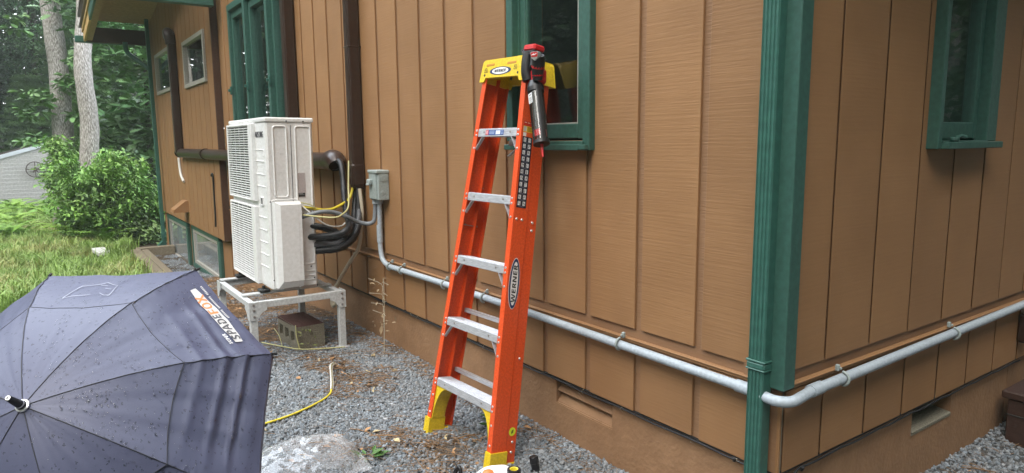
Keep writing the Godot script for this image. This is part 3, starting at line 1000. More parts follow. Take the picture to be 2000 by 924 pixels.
func heat_pump() -> void:
	var wh: Material = M["cabinet_white"]
	var d := thing("heat_pump", "tall white outdoor heat pump unit with two fan grilles on a metal stand", "heat pump", V(-3.725, 0.45, 0.59))
	d.rotation.x = -0.012
	var mb := MB.new()
	mb.box(V(0, 0.565, 0), V(0.95, 1.11, 0.31), 0.014)
	put("cabinet", mb, wh, d)
	mb = MB.new()
	mb.box(V(0, 1.13, 0), V(0.962, 0.032, 0.322), 0.008)
	for x in [-0.42, -0.05, 0.1]:
		mb.box(V(x, 1.128, 0.162), V(0.012, 0.012, 0.006), 0.002)
	put("lid", mb, wh, d)
	mb = MB.new()
	mb.box(V(0.4765, 0.60, -0.006), V(0.003, 1.0, 0.003))
	for q in [[0.02, 1.122], [-0.09, 1.122], [-0.11, 0.15], [-0.13, 0.07], [0.142, 0.08], [0.142, 0.6]]:
		mb.box(V(0.4765 if q[1] < 1.1 else 0.4825, q[1], q[0]), V(0.006, 0.01, 0.01), 0.002)
	put("seam", mb, M["text_grey"], d)
	mb = MB.new()
	loop_rect(mb, 0.022, 0.108, 0.63, 1.09, 0.475, 0.018, 0.0065)
	put("pressed_panel", mb, wh, d)
	mb = MB.new()
	loop_rect(mb, -0.136, -0.036, 0.17, 1.09, 0.475, 0.018, 0.0065)
	put("pressed_panel", mb, wh, d)
	mb = MB.new()
	for k in 3:
		mb.box(V(0.476, 0.06 + 0.03 * k, -0.09), V(0.012, 0.008, 0.09), 0.003)
	put("pressed_ribs", mb, wh, d)
	# service cover
	mb = MB.new()
	var pr := [[0.0, 0.03, 0.6, -0.036, 0.135], [0.05, 0.03, 0.6, -0.036, 0.128], [0.075, 0.075, 0.582, -0.036, 0.10]]
	for k in 2:
		var a: Array = pr[k]; var b: Array = pr[k + 1]
		var pa := [V(0.475 + a[0], a[1], a[3]), V(0.475 + a[0], a[1], a[4]), V(0.475 + a[0], a[2], a[4]), V(0.475 + a[0], a[2], a[3])]
		var pb := [V(0.475 + b[0], b[1], b[3]), V(0.475 + b[0], b[1], b[4]), V(0.475 + b[0], b[2], b[4]), V(0.475 + b[0], b[2], b[3])]
		for j in 4:
			mb.quad(pa[(j + 1) % 4], pa[j], pb[j], pb[(j + 1) % 4])
	mb.quad(V(0.55, 0.075, 0.10), V(0.55, 0.075, -0.036), V(0.55, 0.582, -0.036), V(0.55, 0.582, 0.10))
	put("service_cover", mb, wh, d)
	mb = MB.new()
	loop_rect(mb, -0.05, 0.143, 0.018, 0.612, 0.475, 0.03, 0.005)
	mb.box(V(0.5505, 0.33, -0.012), V(0.002, 0.50, 0.003))
	put("cover_rim", mb, wh, d)
	mb = MB.new()
	mb.box(V(0.478, 0.012, -0.09), V(0.008, 0.024, 0.11), 0.003)
	mb.box(V(0.478, 0.018, 0.03), V(0.012, 0.03, 0.1), 0.003)
	put("base_bracket", mb, M["steel_dull"], d)
	# rating label
	var li := Image.create(96, 256, false, Image.FORMAT_RGB8)
	li.fill(Color(0.72, 0.69, 0.68))
	for y in range(6, 200, 5):
		var x := 6
		while x < 88:
			var w := rng.randi_range(3, 14)
			li.fill_rect(Rect2i(x, y, mini(w, 90 - x), 2), Color(0.42, 0.36, 0.36))
			x += w + rng.randi_range(2, 6)
	li.fill_rect(Rect2i(8, 205, 80, 42), Color(0.08, 0.08, 0.08))
	li.fill_rect(Rect2i(14, 212, 50, 4), Color(0.7, 0.7, 0.7))
	li.fill_rect(Rect2i(14, 222, 66, 3), Color(0.6, 0.6, 0.6))
	var lm := StandardMaterial3D.new()
	lm.albedo_texture = ImageTexture.create_from_image(li)
	lm.roughness = 0.4
	mb = MB.new()
	mb.quad(V(0.4772, 0.62, -0.038), V(0.4772, 0.62, -0.092), V(0.4772, 0.785, -0.092), V(0.4772, 0.785, -0.038))
	put("rating_label", mb, lm, d)
	# fan grilles on the front
	for g in 2:
		var y0: float = [0.59, 0.022][g]
		var y1: float = [1.112, 0.56][g]
		var x0 := -0.445 + 0.0
		var x1 := 0.24
		var fg := part("fan_grille", d)
		bars("frame", [[V(x0, y0, 0.15), V(x0 + 0.014, y1, 0.186)], [V(x1 - 0.085, y0, 0.15), V(x1, y1, 0.186)], [V(x0 + 0.014, y1 - 0.016, 0.15), V(x1 - 0.085, y1, 0.186)], [V(x0 + 0.014, y0, 0.15), V(x1 - 0.085, y0 + 0.014, 0.186)]], wh, fg, 0.005)
		var sl := MB.new()
		var k := y0 + 0.02
		while k < y1 - 0.02:
			sl.box(V((x0 + x1 - 0.071) * 0.5, k, 0.178), V(x1 - x0 - 0.1, 0.0052, 0.011), 0.0, Basis(Vector3.RIGHT, 0.35))
			k += 0.0168
		put("slats", sl, wh, fg, "stuff")
		sl = MB.new()
		for i in 5:
			sl.box(V(x0 + 0.06 + 0.124 * i, (y0 + y1) * 0.5, 0.169), V(0.004, y1 - y0 - 0.03, 0.005))
		put("uprights", sl, wh, fg, "stuff")
		sl = MB.new()
		sl.span(V(x0 + 0.02, y0 + 0.02, 0.1555), V(x1 - 0.09, y1 - 0.02, 0.1565))
		put("fan_opening", sl, M["grille_dark"], fg)
	mb = MB.new()
	for y in [0.936, 0.862, 0.776, 0.697, 0.49, 0.407, 0.324, 0.241, 0.158]:
		mb.box(V(0.325, y, 0.155), V(0.19, 0.0075, 0.009), 0.003)
	mb.box(V(0.419, 0.915, 0.155), V(0.0075, 0.045, 0.009), 0.003)
	put("front_ribs", mb, wh, d)
	mb = MB.new()
	mb.box(V(0.345, 0.597, 0.1555), V(0.05, 0.045, 0.004), 0.001)
	put("handle_recess", mb, M["grille_dark"], d)
	bars("handle_rim", [[V(0.315, 0.57, 0.15), V(0.375, 0.576, 0.164)], [V(0.315, 0.618, 0.15), V(0.375, 0.625, 0.164)], [V(0.315, 0.576, 0.15), V(0.321, 0.618, 0.164)], [V(0.369, 0.576, 0.15), V(0.375, 0.618, 0.164)]], wh, d, 0.001)
	var lt := letters("lettering", "SAMSUNG", 0.034, 0.002, M["text_grey"], d, Transform3D(Basis().scaled(V(1.0, 1.1, 1)), V(0.318, 1.035, 0.1565)))
	lt.name = "lettering"
	var xs := []
	for k in 260:
		var r := rng.randf_range(0.0012, 0.0028)
		xs.append(Transform3D(Basis().scaled(V(r * 0.6, r * 1.2, r)), V(0.4755, rng.randf_range(0.62, 1.1), rng.randf_range(0.0, 0.15) if k % 3 else rng.randf_range(-0.14, 0.15))))
	for k in 160:
		var r := rng.randf_range(0.0012, 0.0028)
		xs.append(Transform3D(Basis().scaled(V(r, r * 1.2, r * 0.6)), V(rng.randf_range(0.25, 0.46), rng.randf_range(0.05, 1.1), 0.1555)))
	drops("water_drops", d, xs)
	for x in [-0.335, 0.305]:
		for z in [0.165, -0.165]:
			mb = MB.new()
			mb.box(V(x, -0.012, z), V(0.075, 0.022, 0.07), 0.006)
			mb.lathe([V2(0.012, 0), V2(0.012, 0.02), V2(0.0, 0.02)], 8, Transform3D(Basis(), V(x, -0.001, z)))
			put("rubber_foot", mb, M["rubber_black"], d)

	# --- stand
	var sw: Material = M["stand_white"]
	var s := thing("equipment_stand", "white steel stand with four legs under the heat pump", "stand", V(-3.635, 0.0, 0.595))
	var lx := 0.435
	var lz := 0.295
	for q in [[1, 1], [1, -1], [-1, 1], [-1, -1]]:
		var x: float = q[0] * lx
		var z: float = q[1] * lz
		var gy := ground_y(-3.635 + x, 0.595 + z)
		var leg := part("leg", s)
		mb = MB.new()
		mb.span(V(x - 0.022, gy + 0.012, z - 0.022), V(x + 0.022, 0.35, z + 0.022), 0.002)
		put("post", mb, sw, leg)
		mb = MB.new()
		mb.lathe([V2(0.0, gy + 0.002), V2(0.052, gy + 0.002), V2(0.05, gy + 0.012), V2(0.018, gy + 0.022), V2(0.0, gy + 0.022)], 18, Transform3D(Basis(), V(x, 0, z)))
		put("foot_disc", mb, M["aluminium"], leg)
		mb = MB.new()
		# gusset plates on both outer faces
		var px: float = -q[0]; var pz: float = -q[1]
		mb.prism(PackedVector2Array([V2(0, 0.30), V2(pz * 0.045, 0.30), V2(pz * 0.075, 0.345), V2(pz * 0.11, 0.362), V2(pz * 0.11, 0.418), V2(0, 0.418)]), 0.0, 0.004, Transform3D(Basis(V(0, 0, 1), V(0, 1, 0), V(-1, 0, 0)), V(x + q[0] * 0.024 + (0.004 if q[0] > 0 else 0.0), 0, z + q[1] * 0.026)))
		mb.prism(PackedVector2Array([V2(0, 0.30), V2(px * 0.045, 0.30), V2(px * 0.075, 0.345), V2(px * 0.11, 0.362), V2(px * 0.11, 0.418), V2(0, 0.418)]), 0.0, 0.004, Transform3D(Basis(), V(x + q[0] * 0.026, 0, z + q[1] * 0.024 - (0.004 if q[1] < 0 else 0.0))))
		put("gusset", mb, sw, leg)
		mb = MB.new()
		for y in [0.325, 0.365, 0.4]:
			mb.lathe([V2(0.008, 0), V2(0.008, 0.004), V2(0.0, 0.006)], 6, Transform3D(Basis(Vector3.FORWARD, PI * 0.5 * q[0]), V(x + q[0] * 0.0285, y, z - q[1] * 0.0)))
		put("bolt", mb, M["steel_dull"], leg)
	for sx in [1, -1]:
		mb = MB.new()
		mb.span(V(sx * lx - 0.02, 0.372, -lz), V(sx * lx + 0.02, 0.416, lz), 0.003)
		put("side_rail", mb, sw, s)
	for sz in [1, -1]:
		mb = MB.new()
		mb.span(V(-lx + 0.021, 0.374, sz * lz - 0.02), V(lx - 0.021, 0.412, sz * lz + 0.02), 0.003)
		put("long_rail", mb, sw, s)
	for x in [-0.425 + 0.0, 0.215]:
		mb = MB.new()
		mb.span(V(x - 0.028, 0.4165, -lz - 0.01), V(x + 0.028, 0.428, lz + 0.01), 0.002)
		put("cross_bar", mb, sw, s)

	# --- concrete block under the stand
	var b := thing("concrete_block", "grey concrete block with three square cells and a dark red painted top", "concrete block", V(-3.48, -0.01, 0.50))
	b.rotation.y = 0.03
	var holes := []
	for k in 3:
		holes.append(Rect2(-0.165 + 0.118 * k, 0.07, 0.075, 0.075))
	var rs := [Rect2(-0.2, 0.0, 0.4, 0.19)]
	for h in holes:
		rs = less(rs, h)
	mb = MB.new()
	for r in rs:
		mb.box(V(r.position.x + r.size.x * 0.5, r.position.y + r.size.y * 0.5, 0), V(r.size.x, r.size.y, 0.195))
	put("body", mb, M["block_concrete"], b)
	mb = MB.new()
	mb.grid(12, 6, func(u: float, t: float) -> Vector3: return V(-0.199 + 0.398 * u, 0.1915 + 0.003 * bumps.get_noise_2d(u * 9.0, t * 9.0), 0.096 - 0.192 * t))
	mb.quad(V(-0.2, 0.176, 0.0985), V(0.1, 0.184, 0.0985), V(0.1, 0.1905, 0.0985), V(-0.2, 0.1905, 0.0985))
	put("painted_top", mb, M["block_paint"], b)

func ducts_and_lines() -> void:
	var bv: Material = M["brown_vinyl"]
	# thick vertical duct
	var d := thing("line_duct", "thick dark brown vertical line cover ending above the black pipes", "line cover", V(-3.425, 1.1, 0.0))
	var mb := MB.new()
	mb.box(V(0, 1.80, 0.05), V(0.082, 3.3, 0.095), 0.014)
	put("channel", mb, bv, d)
	mb = MB.new()
	mb.box(V(0, 0.1, 0.051), V(0.09, 0.17, 0.102), 0.016)
	mb.box(V(0, 0.02, 0.051), V(0.078, 0.05, 0.088), 0.016)
	put("end_piece", mb, bv, d)
	mb = MB.new()
	mb.box(V(0, 1.0, 0.05), V(0.088, 0.008, 0.101), 0.003)
	put("joint", mb, bv, d)
	# vertical duct beside the casement
	d = thing("line_duct", "dark brown vertical line cover right beside the triple green window", "line cover", V(-4.835, 1.4, 0.0))
	mb = MB.new()
	mb.box(V(0, 1.5, 0.055), V(0.1, 3.0, 0.1), 0.014)
	put("channel", mb, bv, d)
	# long horizontal duct behind the heat pump with its far riser
	d = thing("line_duct", "long brown round-bellied horizontal line cover behind the heat pump", "line cover", V(-7.0, 1.3, 0.0))
	mb = MB.new()
	mb.tube([V(-3.2, 0, 0.115), V(3.18, -0.01, 0.08)], 0.072, 14, true, 0.92)
	put("channel", mb, bv, d)
	for x in [-3.15, -1.35, 0.9, 2.35]:
		mb = MB.new()
		mb.tube([V(x, 0, 0.105 - x * 0.006), V(x + 0.03, 0, 0.105 - x * 0.006)], 0.079, 14, true, 0.92)
		put("band", mb, bv, d)
	mb = MB.new()
	mb.tube(smooth([V(3.10, -0.008, 0.08), V(3.19, 0.0, 0.083), V(3.25, -0.01, 0.085), V(3.285, -0.04, 0.087)], 4), [0.074, 0.076, 0.078, 0.079, 0.08, 0.08, 0.08, 0.08, 0.079, 0.076, 0.072, 0.068, 0.064], 14, false)
	put("end_elbow", mb, bv, d)
	mb = MB.new()
	mb.box(V(-3.09, 0.87, 0.14), V(0.12, 1.75, 0.11), 0.016)
	put("riser", mb, bv, d)
	mb = MB.new()
	mb.tube(smooth([V(-3.09, 1.6, 0.14), V(-3.11, 1.72, 0.15), V(-3.22, 1.78, 0.15), V(-3.36, 1.74, 0.12), V(-3.42, 1.68, 0.07)], 4), 0.078, 12)
	put("wall_elbow", mb, bv, d)
	# insulated pipes
	var hb: Material = M["hose_black"]
	var hoses := [
		[[V(-3.70, 1.30, 0.085), V(-3.60, 1.27, 0.10), V(-3.52, 1.138, 0.12), V(-3.41, 1.02, 0.16), V(-3.28, 0.93, 0.20), V(-3.115, 0.875, 0.25), V(-3.06, 0.845, 0.30), V(-3.10, 0.82, 0.35), V(-3.188, 0.805, 0.42), V(-3.30, 0.795, 0.50)], 0.0225, "hose_black", "black insulated pipe dropping from the horizontal brown cover"],
		[[V(-3.432, 1.15, 0.05), V(-3.40, 0.989, 0.06), V(-3.35, 0.91, 0.08), V(-3.31, 0.824, 0.12), V(-3.271, 0.767, 0.20), V(-3.235, 0.738, 0.30), V(-3.242, 0.742, 0.38), V(-3.258, 0.744, 0.45)], 0.0205, "hose_grey", "dark grey insulated pipe with a bare copper end and brass fitting"],
		[[V(-3.29, 0.862, 0.5), V(-3.27, 0.872, 0.46), V(-3.232, 0.862, 0.40), V(-3.226, 0.833, 0.33), V(-3.221, 0.80, 0.26), V(-3.263, 0.80, 0.20), V(-3.36, 0.86, 0.12), V(-3.43, 1.0, 0.07), V(-3.44, 1.15, 0.05)], 0.0235, "hose_black", "uppermost black insulated pipe looping into the heat pump"],
		[[V(-3.30, 0.695, 0.5), V(-3.255, 0.700, 0.40), V(-3.194, 0.712, 0.30), V(-3.231, 0.747, 0.20), V(-3.293, 0.816, 0.12), V(-3.38, 0.94, 0.07), V(-3.42, 1.15, 0.05)], 0.025, "hose_black", "lowest black insulated pipe curving up into the thick brown cover"],
		[[V(-3.34, 0.755, 0.47), V(-3.31, 0.765, 0.36), V(-3.31, 0.765, 0.26), V(-3.35, 0.79, 0.17), V(-3.422, 0.869, 0.10), V(-3.46, 0.982, 0.06), V(-3.45, 1.15, 0.05)], 0.022, "hose_black", "black insulated pipe half hidden behind the other pipes"],
	]
	for h in hoses:
		var t := thing("insulated_pipe", h[3], "pipe", Vector3(), "insulated pipes between the wall and the heat pump")
		mb = MB.new()
		var pts := smooth(h[0], 6)
		var rr := []
		for i in pts.size():
			rr.append(h[1] * (1.0 + 0.05 * sin(i * 2.3) + 0.03 * sin(i * 5.1)))
		mb.tube(pts, rr, 12)
		put("sleeve", mb, M[h[2]], t)
		if h[2] == "hose_grey":
			mb = MB.new()
			mb.tube([V(-3.258, 0.744, 0.445), V(-3.30, 0.738, 0.53)], 0.008, 8)
			put("copper_tube", mb, M["copper"], t)
			mb = MB.new()
			mb.tube([V(-3.264, 0.743, 0.46), V(-3.268, 0.742, 0.468), V(-3.273, 0.741, 0.48), V(-3.278, 0.74, 0.49)], [0.012, 0.016, 0.012, 0.015], 6)
			put("brass_fitting", mb, M["brass"], t)
	# cables
	var cables := [
		[[V(-3.235, 0.93, 0.56), V(-3.18, 0.958, 0.5), V(-3.143, 0.977, 0.42), V(-3.150, 0.963, 0.33), V(-3.148, 0.929, 0.25), V(-3.164, 0.890, 0.17), V(-3.146, 0.872, 0.11), V(-3.114, 0.885, 0.075), V(-3.113, 0.935, 0.06), V(-3.118, 1.05, 0.05)], 0.0145, "flex_grey", "flexible_conduit", "grey flexible conduit from the heat pump to the grey switch box", "conduit"],
		[[V(-3.43, 1.12, 0.08), V(-3.415, 1.032, 0.12), V(-3.354, 0.999, 0.20), V(-3.299, 0.976, 0.29), V(-3.27, 0.975, 0.36), V(-3.25, 0.985, 0.42), V(-3.24, 1.01, 0.53)], 0.010, "cable_yellow", "yellow_cable", "bright yellow cable bowing from the brown cover to the heat pump", "cable"],
		[[V(-3.45, 1.30, 0.10), V(-3.35, 1.122, 0.15), V(-3.225, 1.05, 0.20), V(-3.10, 0.990, 0.26), V(-3.04, 0.957, 0.33), V(-3.02, 0.946, 0.38), V(-3.085, 0.949, 0.45), V(-3.22, 0.96, 0.55)], 0.0055, "cable_pale", "pale_cable", "thin yellowish cable hanging beside the black pipes", "cable"],
		[[V(-3.28, 0.90, 0.19), V(-3.215, 0.864, 0.26), V(-3.178, 0.868, 0.34), V(-3.166, 0.891, 0.40), V(-3.18, 0.943, 0.46), V(-3.235, 1.02, 0.53)], 0.005, "cable_white", "white_wire", "thin white wire sagging behind the grey flexible conduit", "wire"],
		[[V(-3.39, 1.10, 0.05), V(-3.36, 0.923, 0.05), V(-3.374, 0.803, 0.06), V(-3.33, 0.74, 0.085), V(-3.348, 0.66, 0.10), V(-3.42, 0.56, 0.14), V(-3.46, 0.443, 0.20), V(-3.44, 0.364, 0.26), V(-3.40, 0.30, 0.29), V(-3.36, 0.275, 0.30), V(-3.32, 0.29, 0.30), V(-3.30, 0.325, 0.29)], 0.0135, "hose_tan", "drain_hose", "tan drain hose curving down the wall to the stand", "hose"],
		[[V(-10.42, 1.22, 0.1), V(-10.40, 1.1, 0.10), V(-10.33, 0.95, 0.1), V(-10.14, 0.86, 0.1)], 0.02, "cable_white", "white_tube", "short white tube hanging under the far brown cover", "tube"],
		[[V(-8.14, 1.02, 0.1), V(-8.08, 1.05, 0.1), V(-8.07, 0.98, 0.095), V(-8.1, 0.8, 0.09), V(-8.11, 0.5, 0.09), V(-8.14, 0.36, 0.09)], 0.012, "rubber_black", "black_cable", "black cable hooked down the far wall beside its edge", "cable"],
	]
	for q in cables:
		mb = MB.new()
		mb.tube(smooth(q[0], 6), q[1], 10)
		tag(put(q[3], mb, M[q[2]]), q[4], q[5])
	var t2 := thing("fan_of_wires", "three thin yellow and white wire ends entering the heat pump's side", "wires")
	for k in 3:
		mb = MB.new()
		mb.tube(smooth([V(-3.25, 0.99 - 0.012 * k, 0.41), V(-3.235, 1.0 + 0.008 * k, 0.46), V(-3.24, 1.005 + 0.017 * k, 0.54)], 5), 0.004, 6)
		put("wire", mb, [M["cable_yellow"], M["cable_white"], M["cable_pale"]][k], t2)
	# switch box
	var s := thing("switch_box", "small grey electrical disconnect box with a pull handle on the brown wall", "switch box", V(-3.0625, 1.04, 0.0))
	mb = MB.new()
	mb.box(V(0, 0.1, 0.041), V(0.14, 0.2, 0.082), 0.006)
	put("case", mb, M["box_grey"], s)
	mb = MB.new()
	mb.box(V(0, 0.194, 0.047), V(0.15, 0.022, 0.096), 0.005)
	mb.box(V(-0.01, 0.095, 0.085), V(0.115, 0.175, 0.008), 0.003)
	put("cover", mb, M["box_grey"], s)
	mb = MB.new()
	mb.box(V(-0.03, 0.125, 0.1), V(0.05, 0.035, 0.03), 0.006)
	mb.box(V(-0.03, 0.11, 0.108), V(0.04, 0.012, 0.03), 0.004, Basis(Vector3.RIGHT, 0.4))
	put("handle", mb, M["box_grey"], s)
	mb = MB.new()
	mb.lathe([V2(0.028, 0), V2(0.028, 0.003), V2(0.0, 0.004)], 16, Transform3D(Basis(Vector3.FORWARD, PI * 0.5), V(0.07, 0.155, 0.04)))
	mb.lathe([V2(0.016, 0), V2(0.016, 0.003), V2(0.0, 0.004)], 16, Transform3D(Basis(Vector3.FORWARD, PI * 0.5), V(0.07, 0.055, 0.045)))
	put("knockout", mb, M["box_grey"], s)
	mb = MB.new()
	mb.lathe([V2(0.024, -0.03), V2(0.024, 0.0)], 12, Transform3D(Basis(), V(-0.052, 0.0, 0.05)))
	mb.lathe([V2(0.024, -0.03), V2(0.024, 0.0)], 12, Transform3D(Basis(), V(-0.025, 0.0, 0.034)))
	put("hub", mb, M["grey_plastic"], s)
	var ti := Image.create(48, 96, false, Image.FORMAT_RGB8)
	ti.fill(Color(0.82, 0.86, 0.9))
	for y in range(8, 90, 8):
		ti.fill_rect(Rect2i(8, y, rng.randi_range(10, 32), 3), Color(0.2, 0.3, 0.5))
	var tm := StandardMaterial3D.new()
	tm.albedo_texture = ImageTexture.create_from_image(ti)
	mb = MB.new()
	mb.quad(V(-0.135, 0.035, 0.05), V(-0.074, 0.03, 0.06), V(-0.074, 0.13, 0.06), V(-0.135, 0.135, 0.05))
	put("tag_sheet", mb, tm, s)

# ---------------------------------------------------------------- step ladder (own axes: x across, y up the rails, z out of the front)
var ladder_xf := Transform3D(Basis(V(0.99843, 0, -0.05597), V(-0.00972, 0.98481, -0.17338), V(0.05512, 0.17365, 0.98326)), V(-1.368, 0.0, 0.487))

func rail_x(side: int, y: float) -> float:
	return 0.2995 - 0.0555 * y if side > 0 else -0.2395 + 0.068 * y

func rail(mb: MB, side: int, poly: Array, y0: float, y1: float) -> void:   # a section (inward offset, z) swept along the slanting rail
	for i in poly.size():
		var p: Vector2 = poly[i]; var q: Vector2 = poly[(i + 1) % poly.size()]
		var a := V(rail_x(side, y0) - side * p.x, y0, p.y)
		var b := V(rail_x(side, y0) - side * q.x, y0, q.y)
		var c := V(rail_x(side, y1) - side * q.x, y1, q.y)
		var d := V(rail_x(side, y1) - side * p.x, y1, p.y)
		var m := (b - a).cross(d - a).normalized()
		var cen := V(rail_x(side, y0) - side * 0.001, y0, 0)
		var out := V(-side * (q.y - p.y), 0, 0) + V(0, 0, -(q.x - p.x))   # section runs anticlockwise seen from above for side > 0
		if m.dot(out) < 0.0:
			m = -m
		mb.tri(a, b, c, m, m, m)
		mb.tri(a, c, d, m, m, m)

func rivet_at(mb: MB, p: Vector3, dir: Vector3, r := 0.006) -> void:
	var y := dir.normalized()
	var x := y.cross(V(0.3, 0.9, 0.2)).normalized()
	mb.lathe([V2(r, 0), V2(r * 0.8, r * 0.4), V2(0, r * 0.55)], 10, Transform3D(Basis(x, y, x.cross(y)), p))

func ellipse(mb: MB, rx: float, ry: float, z: float, xf: Transform3D) -> void:
	for k in 40:
		var a := TAU * k / 40.0
		var b := TAU * (k + 1) / 40.0
		var m := xf.basis * V(0, 0, 1)
		mb.tri(xf * V(0, 0, z), xf * V(cos(a) * rx, sin(a) * ry, z), xf * V(cos(b) * rx, sin(b) * ry, z), m, m, m)

func step_ladder() -> void:
	var d := thing("step_ladder", "orange fibreglass step ladder with yellow cap leaning closed against the house wall", "ladder")
	d.transform = ladder_xf
	var mb: MB
	var rv := MB.new()
	for side in [1, -1]:
		mb = MB.new()
		rail(mb, side, [V2(0, 0), V2(0, -0.08), V2(0.03, -0.08), V2(0.03, -0.0755), V2(0.005, -0.0755), V2(0.005, -0.0045), V2(0.031, -0.0045), V2(0.031, 0)], 0.03, 1.76)
		put("front_rail", mb, M["ladder_orange"], d)
		mb = MB.new()
		rail(mb, side, [V2(0.004, -0.084), V2(0.004, -0.138), V2(0.03, -0.138), V2(0.03, -0.133), V2(0.0085, -0.133), V2(0.0085, -0.0885), V2(0.022, -0.0885), V2(0.022, -0.084)], 0.035, 1.73)
		put("rear_rail", mb, M["ladder_orange"], d)
		# feet
		var x := rail_x(side, 0.05)
		mb = MB.new()
		var pts := PackedVector2Array([V2(0.008, 0.0), V2(-0.036, 0.0), V2(-0.036, 0.092), V2(0.005, 0.092)])
		if side < 0:
			for i in pts.size():
				pts[i].x = -pts[i].x
		mb.prism(pts, -0.086, 0.007, Transform3D(Basis(), V(x, 0, 0)))
		mb.box(V(x - side * 0.017, -0.002, -0.04), V(0.05, 0.008, 0.1), 0.002)
		var arch := PackedVector2Array()
		for k in 9:
			var a := PI * 0.5 * k / 8.0
			arch.append(V2(-0.036 - 0.075 * (1.0 - cos(a)), 0.09 + 0.165 * sin(a)))
		arch.append(V2(-0.12, 0.262))
		arch.append(V2(-0.02, 0.262))
		arch.append(V2(-0.02, 0.09))
		for i in arch.size():
			arch[i].x = arch[i].x * side + (rail_x(side, arch[i].y) - x)
		mb.prism(arch, -0.012, -0.006, Transform3D(Basis(), V(x, 0, 0)))
		mb.prism(arch, -0.078, -0.072, Transform3D(Basis(), V(x, 0, 0)))
		for k in 8:   # the web between the two arch plates
			var p := arch[k]; var q := arch[k + 1]
			var m := V(-(q.y - p.y) * side, (q.x - p.x) * side, 0).normalized()
			mb.tri(V(x + p.x, p.y, -0.008), V(x + q.x, q.y, -0.008), V(x + q.x, q.y, -0.076), m, m, m)
			mb.tri(V(x + p.x, p.y, -0.008), V(x + q.x, q.y, -0.076), V(x + p.x, p.y, -0.076), m, m, m)
		put("foot", mb, M["ladder_yellow"], d)
		mb = MB.new()
		mb.box(V(rail_x(side, 0.05) - side * 0.017, 0.032, -0.112), V(0.036, 0.012, 0.062), 0.003)
		put("rear_foot", mb, M["ladder_yellow"], d)
		mb = MB.new()
		mb.box(V(rail_x(side, 0.05) - side * 0.017, 0.018, -0.112), V(0.034, 0.016, 0.06), 0.003)
		mb.box(V(x - side * 0.017, -0.009, -0.04), V(0.046, 0.008, 0.094), 0.002)
		put("tread_pad", mb, M["rubber_black"], d)
		for y in [0.297, 0.6, 0.905, 1.21, 1.512]:
			rivet_at(rv, V(rail_x(side, y - 0.008) - side * 0.02, y - 0.008, 0.0), V(0, 0, 1))
			rivet_at(rv, V(rail_x(side, y - 0.03) - side * 0.021, y - 0.03, 0.0), V(0, 0, 1))
			rivet_at(rv, V(rail_x(side, y - 0.09) - side * 0.018, y - 0.09, 0.0), V(0, 0, 1))
		for q in [[1.115, -0.02], [1.113, -0.05], [1.105, -0.112], [1.07, -0.112], [0.085, -0.112], [0.13, -0.114], [0.5, -0.112], [1.5, -0.112]]:
			rivet_at(rv, V(rail_x(side, q[0]), q[0], q[1]), V(side, 0, 0), 0.0065)
		rivet_at(rv, V(rail_x(side, 0.12) - side * 0.016, 0.12, 0.0), V(0, 0, 1))
	# steps
	var ys := [0.297, 0.6, 0.905, 1.21, 1.512]
	for i in 5:
		var y: float = ys[i]
		var x0 := rail_x(-1, y) + 0.0315
		var x1 := rail_x(1, y) - 0.0315
		var st := part("step", d)
		mb = MB.new()
		mb.box(V((x0 + x1) * 0.5, y - 0.019, -0.003), V(x1 - x0, 0.036, 0.005), 0.0015)
		mb.box(V((x0 + x1) * 0.5, y - 0.003, -0.042), V(x1 - x0 + 0.02, 0.004, 0.074), 0.001)
		mb.box(V((x0 + x1) * 0.5, y - 0.014, -0.078), V(x1 - x0 + 0.02, 0.026, 0.004), 0.001)
		for k in 9:
			mb.box(V((x0 + x1) * 0.5, y, -0.006 - 0.0088 * k), V(x1 - x0 + 0.01, 0.004, 0.0035), 0.001)
		put("tread", mb, M["aluminium"], st)
		mb = MB.new()
		mb.bar(V(x0 + 0.036, y - 0.037, -0.008), V(x0 - 0.012, y - 0.098, -0.008), 0.003, 0.016, V(0, 0, 1))
		mb.bar(V(x1 - 0.036, y - 0.037, -0.008), V(x1 + 0.012, y - 0.098, -0.008), 0.003, 0.016, V(0, 0, 1))
		if i > 0:
			put("brace", mb, M["aluminium"], st)
		mb = MB.new()
		for s in [0.16, 0.84]:
			rivet_at(mb, V(lerpf(x0, x1, s), y - 0.016, -0.0005), V(0, 0, 1), 0.0055)
		put("rivet", mb, M["steel_dull"], st)
		if i < 2:
			mb = MB.new()
			mb.box(V((rail_x(-1, y + 0.03) + rail_x(1, y + 0.03)) * 0.5, y + 0.03, -0.112), V(rail_x(1, y) - rail_x(-1, y) - 0.02, 0.014, 0.004), 0.001)
			mb.box(V((rail_x(-1, y + 0.03) + rail_x(1, y + 0.03)) * 0.5, y + 0.041, -0.12), V(rail_x(1, y) - rail_x(-1, y) - 0.02, 0.004, 0.022), 0.001)
			put("rear_bar", mb, M["aluminium"], d)
	put("rivets", rv, M["rivet"], d, "stuff")
	# folded spreader bars
	mb = MB.new()
	mb.bar(V(-0.152, 1.29, -0.098), V(-0.165, 1.045, -0.098), 0.004, 0.02, V(0, 0, 1))
	mb.bar(V(-0.162, 1.055, -0.012), V(-0.162, 1.05, -0.1), 0.004, 0.022, V(1, 0, 0))
	rivet_at(mb, V(-0.158, 1.055, -0.03), V(1, 0, 0), 0.005)
	rivet_at(mb, V(-0.158, 1.052, -0.095), V(1, 0, 0), 0.006)
	rivet_at(mb, V(-0.148, 1.24, -0.098), V(1, 0, 0), 0.005)
	put("spreader", mb, M["steel_dull"], d)
	mb = MB.new()
	mb.bar(V(0.14, 1.47, -0.1), V(0.02, 1.40, -0.1), 0.004, 0.014, V(0, 0, 1))
	mb.box(V(0.08, 1.465, -0.11), V(0.16, 0.03, 0.003), 0.001)
	put("spreader", mb, M["aluminium"], d)
